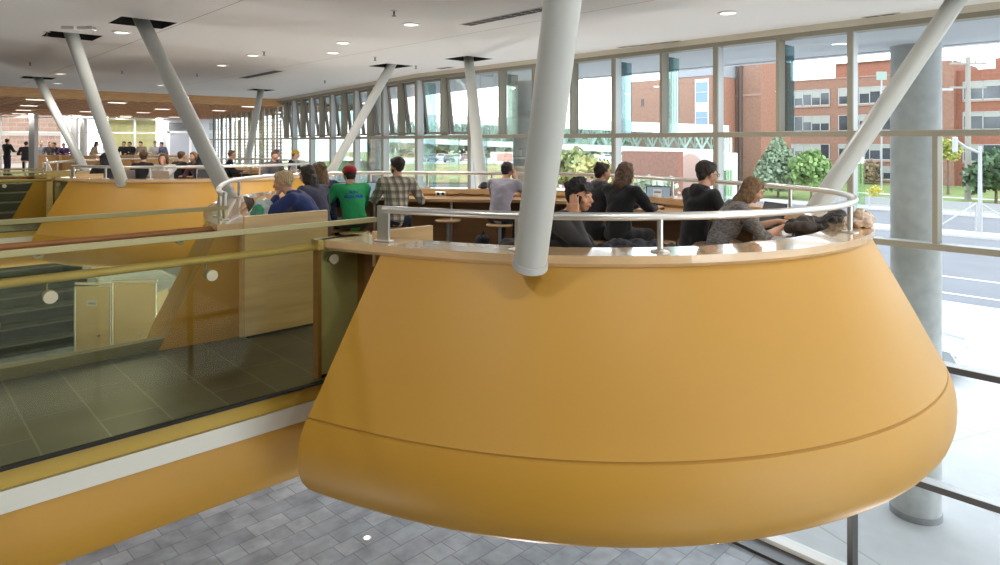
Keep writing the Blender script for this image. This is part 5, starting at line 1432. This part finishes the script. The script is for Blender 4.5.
# ground floor: stairs and counter fronts seen under the footbridge
st = thing('staircase', 'wide dark stone stair rising from the ground floor, seen through the glass', 'staircase', (2.9, 23.6, FL))
n = 14
for k in range(n):
    MB().box(-0.3, 2.5, k*0.72, (k+1)*0.72+0.05, k*4.5/n-0.08 if k else 0, (k+1)*4.5/n).build('step', mat('stair_stone', (0.055, 0.058, 0.062), 0.6, var=0.15, scale=3), st)
    MB().box(-0.3, 2.5, k*0.72-0.012, k*0.72, (k+1)*4.5/n-0.03, (k+1)*4.5/n+0.002).build('nosing', mat('stair_nosing', (0.20, 0.20, 0.20), 0.5), st)
for xx in (-0.3, 2.45):
    g_ = MB().add([(xx, -0.2, 0), (xx, 10.1, 4.5), (xx, 10.1, 5.5), (xx, -0.2, 1.0)], [(0, 1, 2, 3)]).build('glass_side', glass('stair_glass_%d' % (xx > 0), (0.85, 0.9, 0.86), 0.4), st)
    MB().tube([(xx, -0.3, 1.0), (xx, 10.1, 5.5)], 0.035, 10).build('handrail', steel, st, True)
birch = mat('birch_panel', (0.82, 0.66, 0.44), 0.5, var=0.06, scale=2, stretch=(1, 1, 6))
for px0, px1, d, ztop, lab, sign in ((75, 110.5, 18.6, 2.15, 'pale birch counter front with a small white sign, below the footbridge', True), (112.5, 156, 18.6, 2.25, 'wider pale birch counter front with no sign, below the footbridge', False)):
    a = Vector(at(px0, d)); b = Vector(at(px1, d)); u = b-a
    t = thing('counter_unit', lab, 'counter', (a.x, a.y, FL), math.atan2(u.y, u.x)); L = u.length
    MB().box(0.02, L-0.02, 0, 0.05, 0.06, ztop).build('front_panel', birch, t, bevel=0.004)
    MB().box(0.0, L, 0.05, 0.7, ztop-0.55, ztop-0.5).box(0, 0.05, 0.05, 0.7, 0, ztop-0.3).box(L-0.05, L, 0.05, 0.7, 0, ztop-0.3).build('carcass', birch, t)
    MB().cyl((0.0, 0.0, 0), (0.0, 0.0, ztop), 0.03, n=10).cyl((L, 0, 0), (L, 0, ztop), 0.03, n=10).build('uprights', steel, t, True)
    MB().cyl((-0.02, 0.05, ztop+0.07), (L+0.02, 0.05, ztop+0.07), 0.035, n=10).build('top_rail', white, t, True)
    MB().lathe((L*0.68, -0.03, 0.78), [(0.03, 0), (0.045, 0.03), (0.03, 0.06)], 14).build('lock', steel, t, True)
    if sign: MB().box(L*0.33, L*0.62, -0.012, 0.0, ztop-0.55, ztop-0.37).build('sign', mat('sign_white', (0.8, 0.82, 0.84), 0.4), t)
    if sign: MB().box(L*0.37, L*0.58, -0.015, -0.0115, ztop-0.49, ztop-0.44).build('sign_line', mat('sign_text_grey', (0.45, 0.5, 0.6), 0.5), t)
rnd = random.Random(5)
for k in range(9):
    x, y = at(84+9*k, 19.1)
    t = tag(MB().obox((0, 0, 0.03*(1+k % 3)), (0.24, 0.17, 0.06*(1+k % 3))).build('book_stack', mat('book_%d' % (k % 4), ((0.6, 0.58, 0.55), (0.15, 0.16, 0.2), (0.5, 0.35, 0.2), (0.7, 0.7, 0.7))[k % 4], 0.6)), 'small pile of books on the shelf behind the birch counter fronts', 'books', 'book piles behind the birch counters')
    t.location = (x, y, FL+1.66); t.rotation_euler.z = rnd.uniform(-1.2, -0.3)
# far desks
orange_wood = mat('honey_desk', (0.60, 0.36, 0.14), 0.45, var=0.08, scale=2)
edges = [36, 59, 62, 96, 99, 131, 134, 164, 167, 181]
dn = ['first honey wood desk front beside the far post', 'second honey wood desk front behind the leftmost slanted column', 'third honey wood desk front behind the second slanted column', 'fourth honey wood desk front below the people in black', 'last short honey wood desk front beneath the grey door']
for k in range(5):
    a = Vector(at(edges[2*k], 31)); b = Vector(at(edges[2*k+1], 31)); u = b-a; L = u.length
    t = thing('desk', dn[k], 'desk', (a.x, a.y, 0), math.atan2(u.y, u.x))
    MB().box(0, L, 0, 0.05, 0.05, 1.02).build('front_panel', orange_wood, t)
    MB().box(-0.02, L+0.02, -0.03, 0.8, 1.02, 1.06).build('desk_top', wood_h, t)
    MB().box(0, 0.05, 0.05, 0.75, 0, 1.02).box(L-0.05, L, 0.05, 0.75, 0, 1.02).build('side_panels', orange_wood, t)
for px, d, top, lab in ((33.5, 30, 3.0, 'grey square post at the far room, beyond the leftmost slanted column'), (83.5, 37, 3.0, 'dark grey post behind the second slanted column'), (75, 36, 3.0, 'slim dark post between two slanted columns')):
    x, y = at(px, d)
    t = thing('square_post', lab, 'column', (x, y, 0), -YAW)
    MB().box(-0.13, 0.13, -0.13, 0.13, 0, 2.94).build('shaft', mat('post_grey', (0.33, 0.33, 0.32), 0.5), t)
    MB().box(-0.16, 0.16, -0.16, 0.16, 0, 0.08).build('base', steel_d, t)
held_phone('black phone pressed to the ear of the young man behind the rail', near[6], (0.095, 0.335, 1.26), 0.15, R(-18))
held_phone('dark phone at the ear of the man in lavender', near[5], (0.105, 0.37, 1.38), 0.1, R(-20))
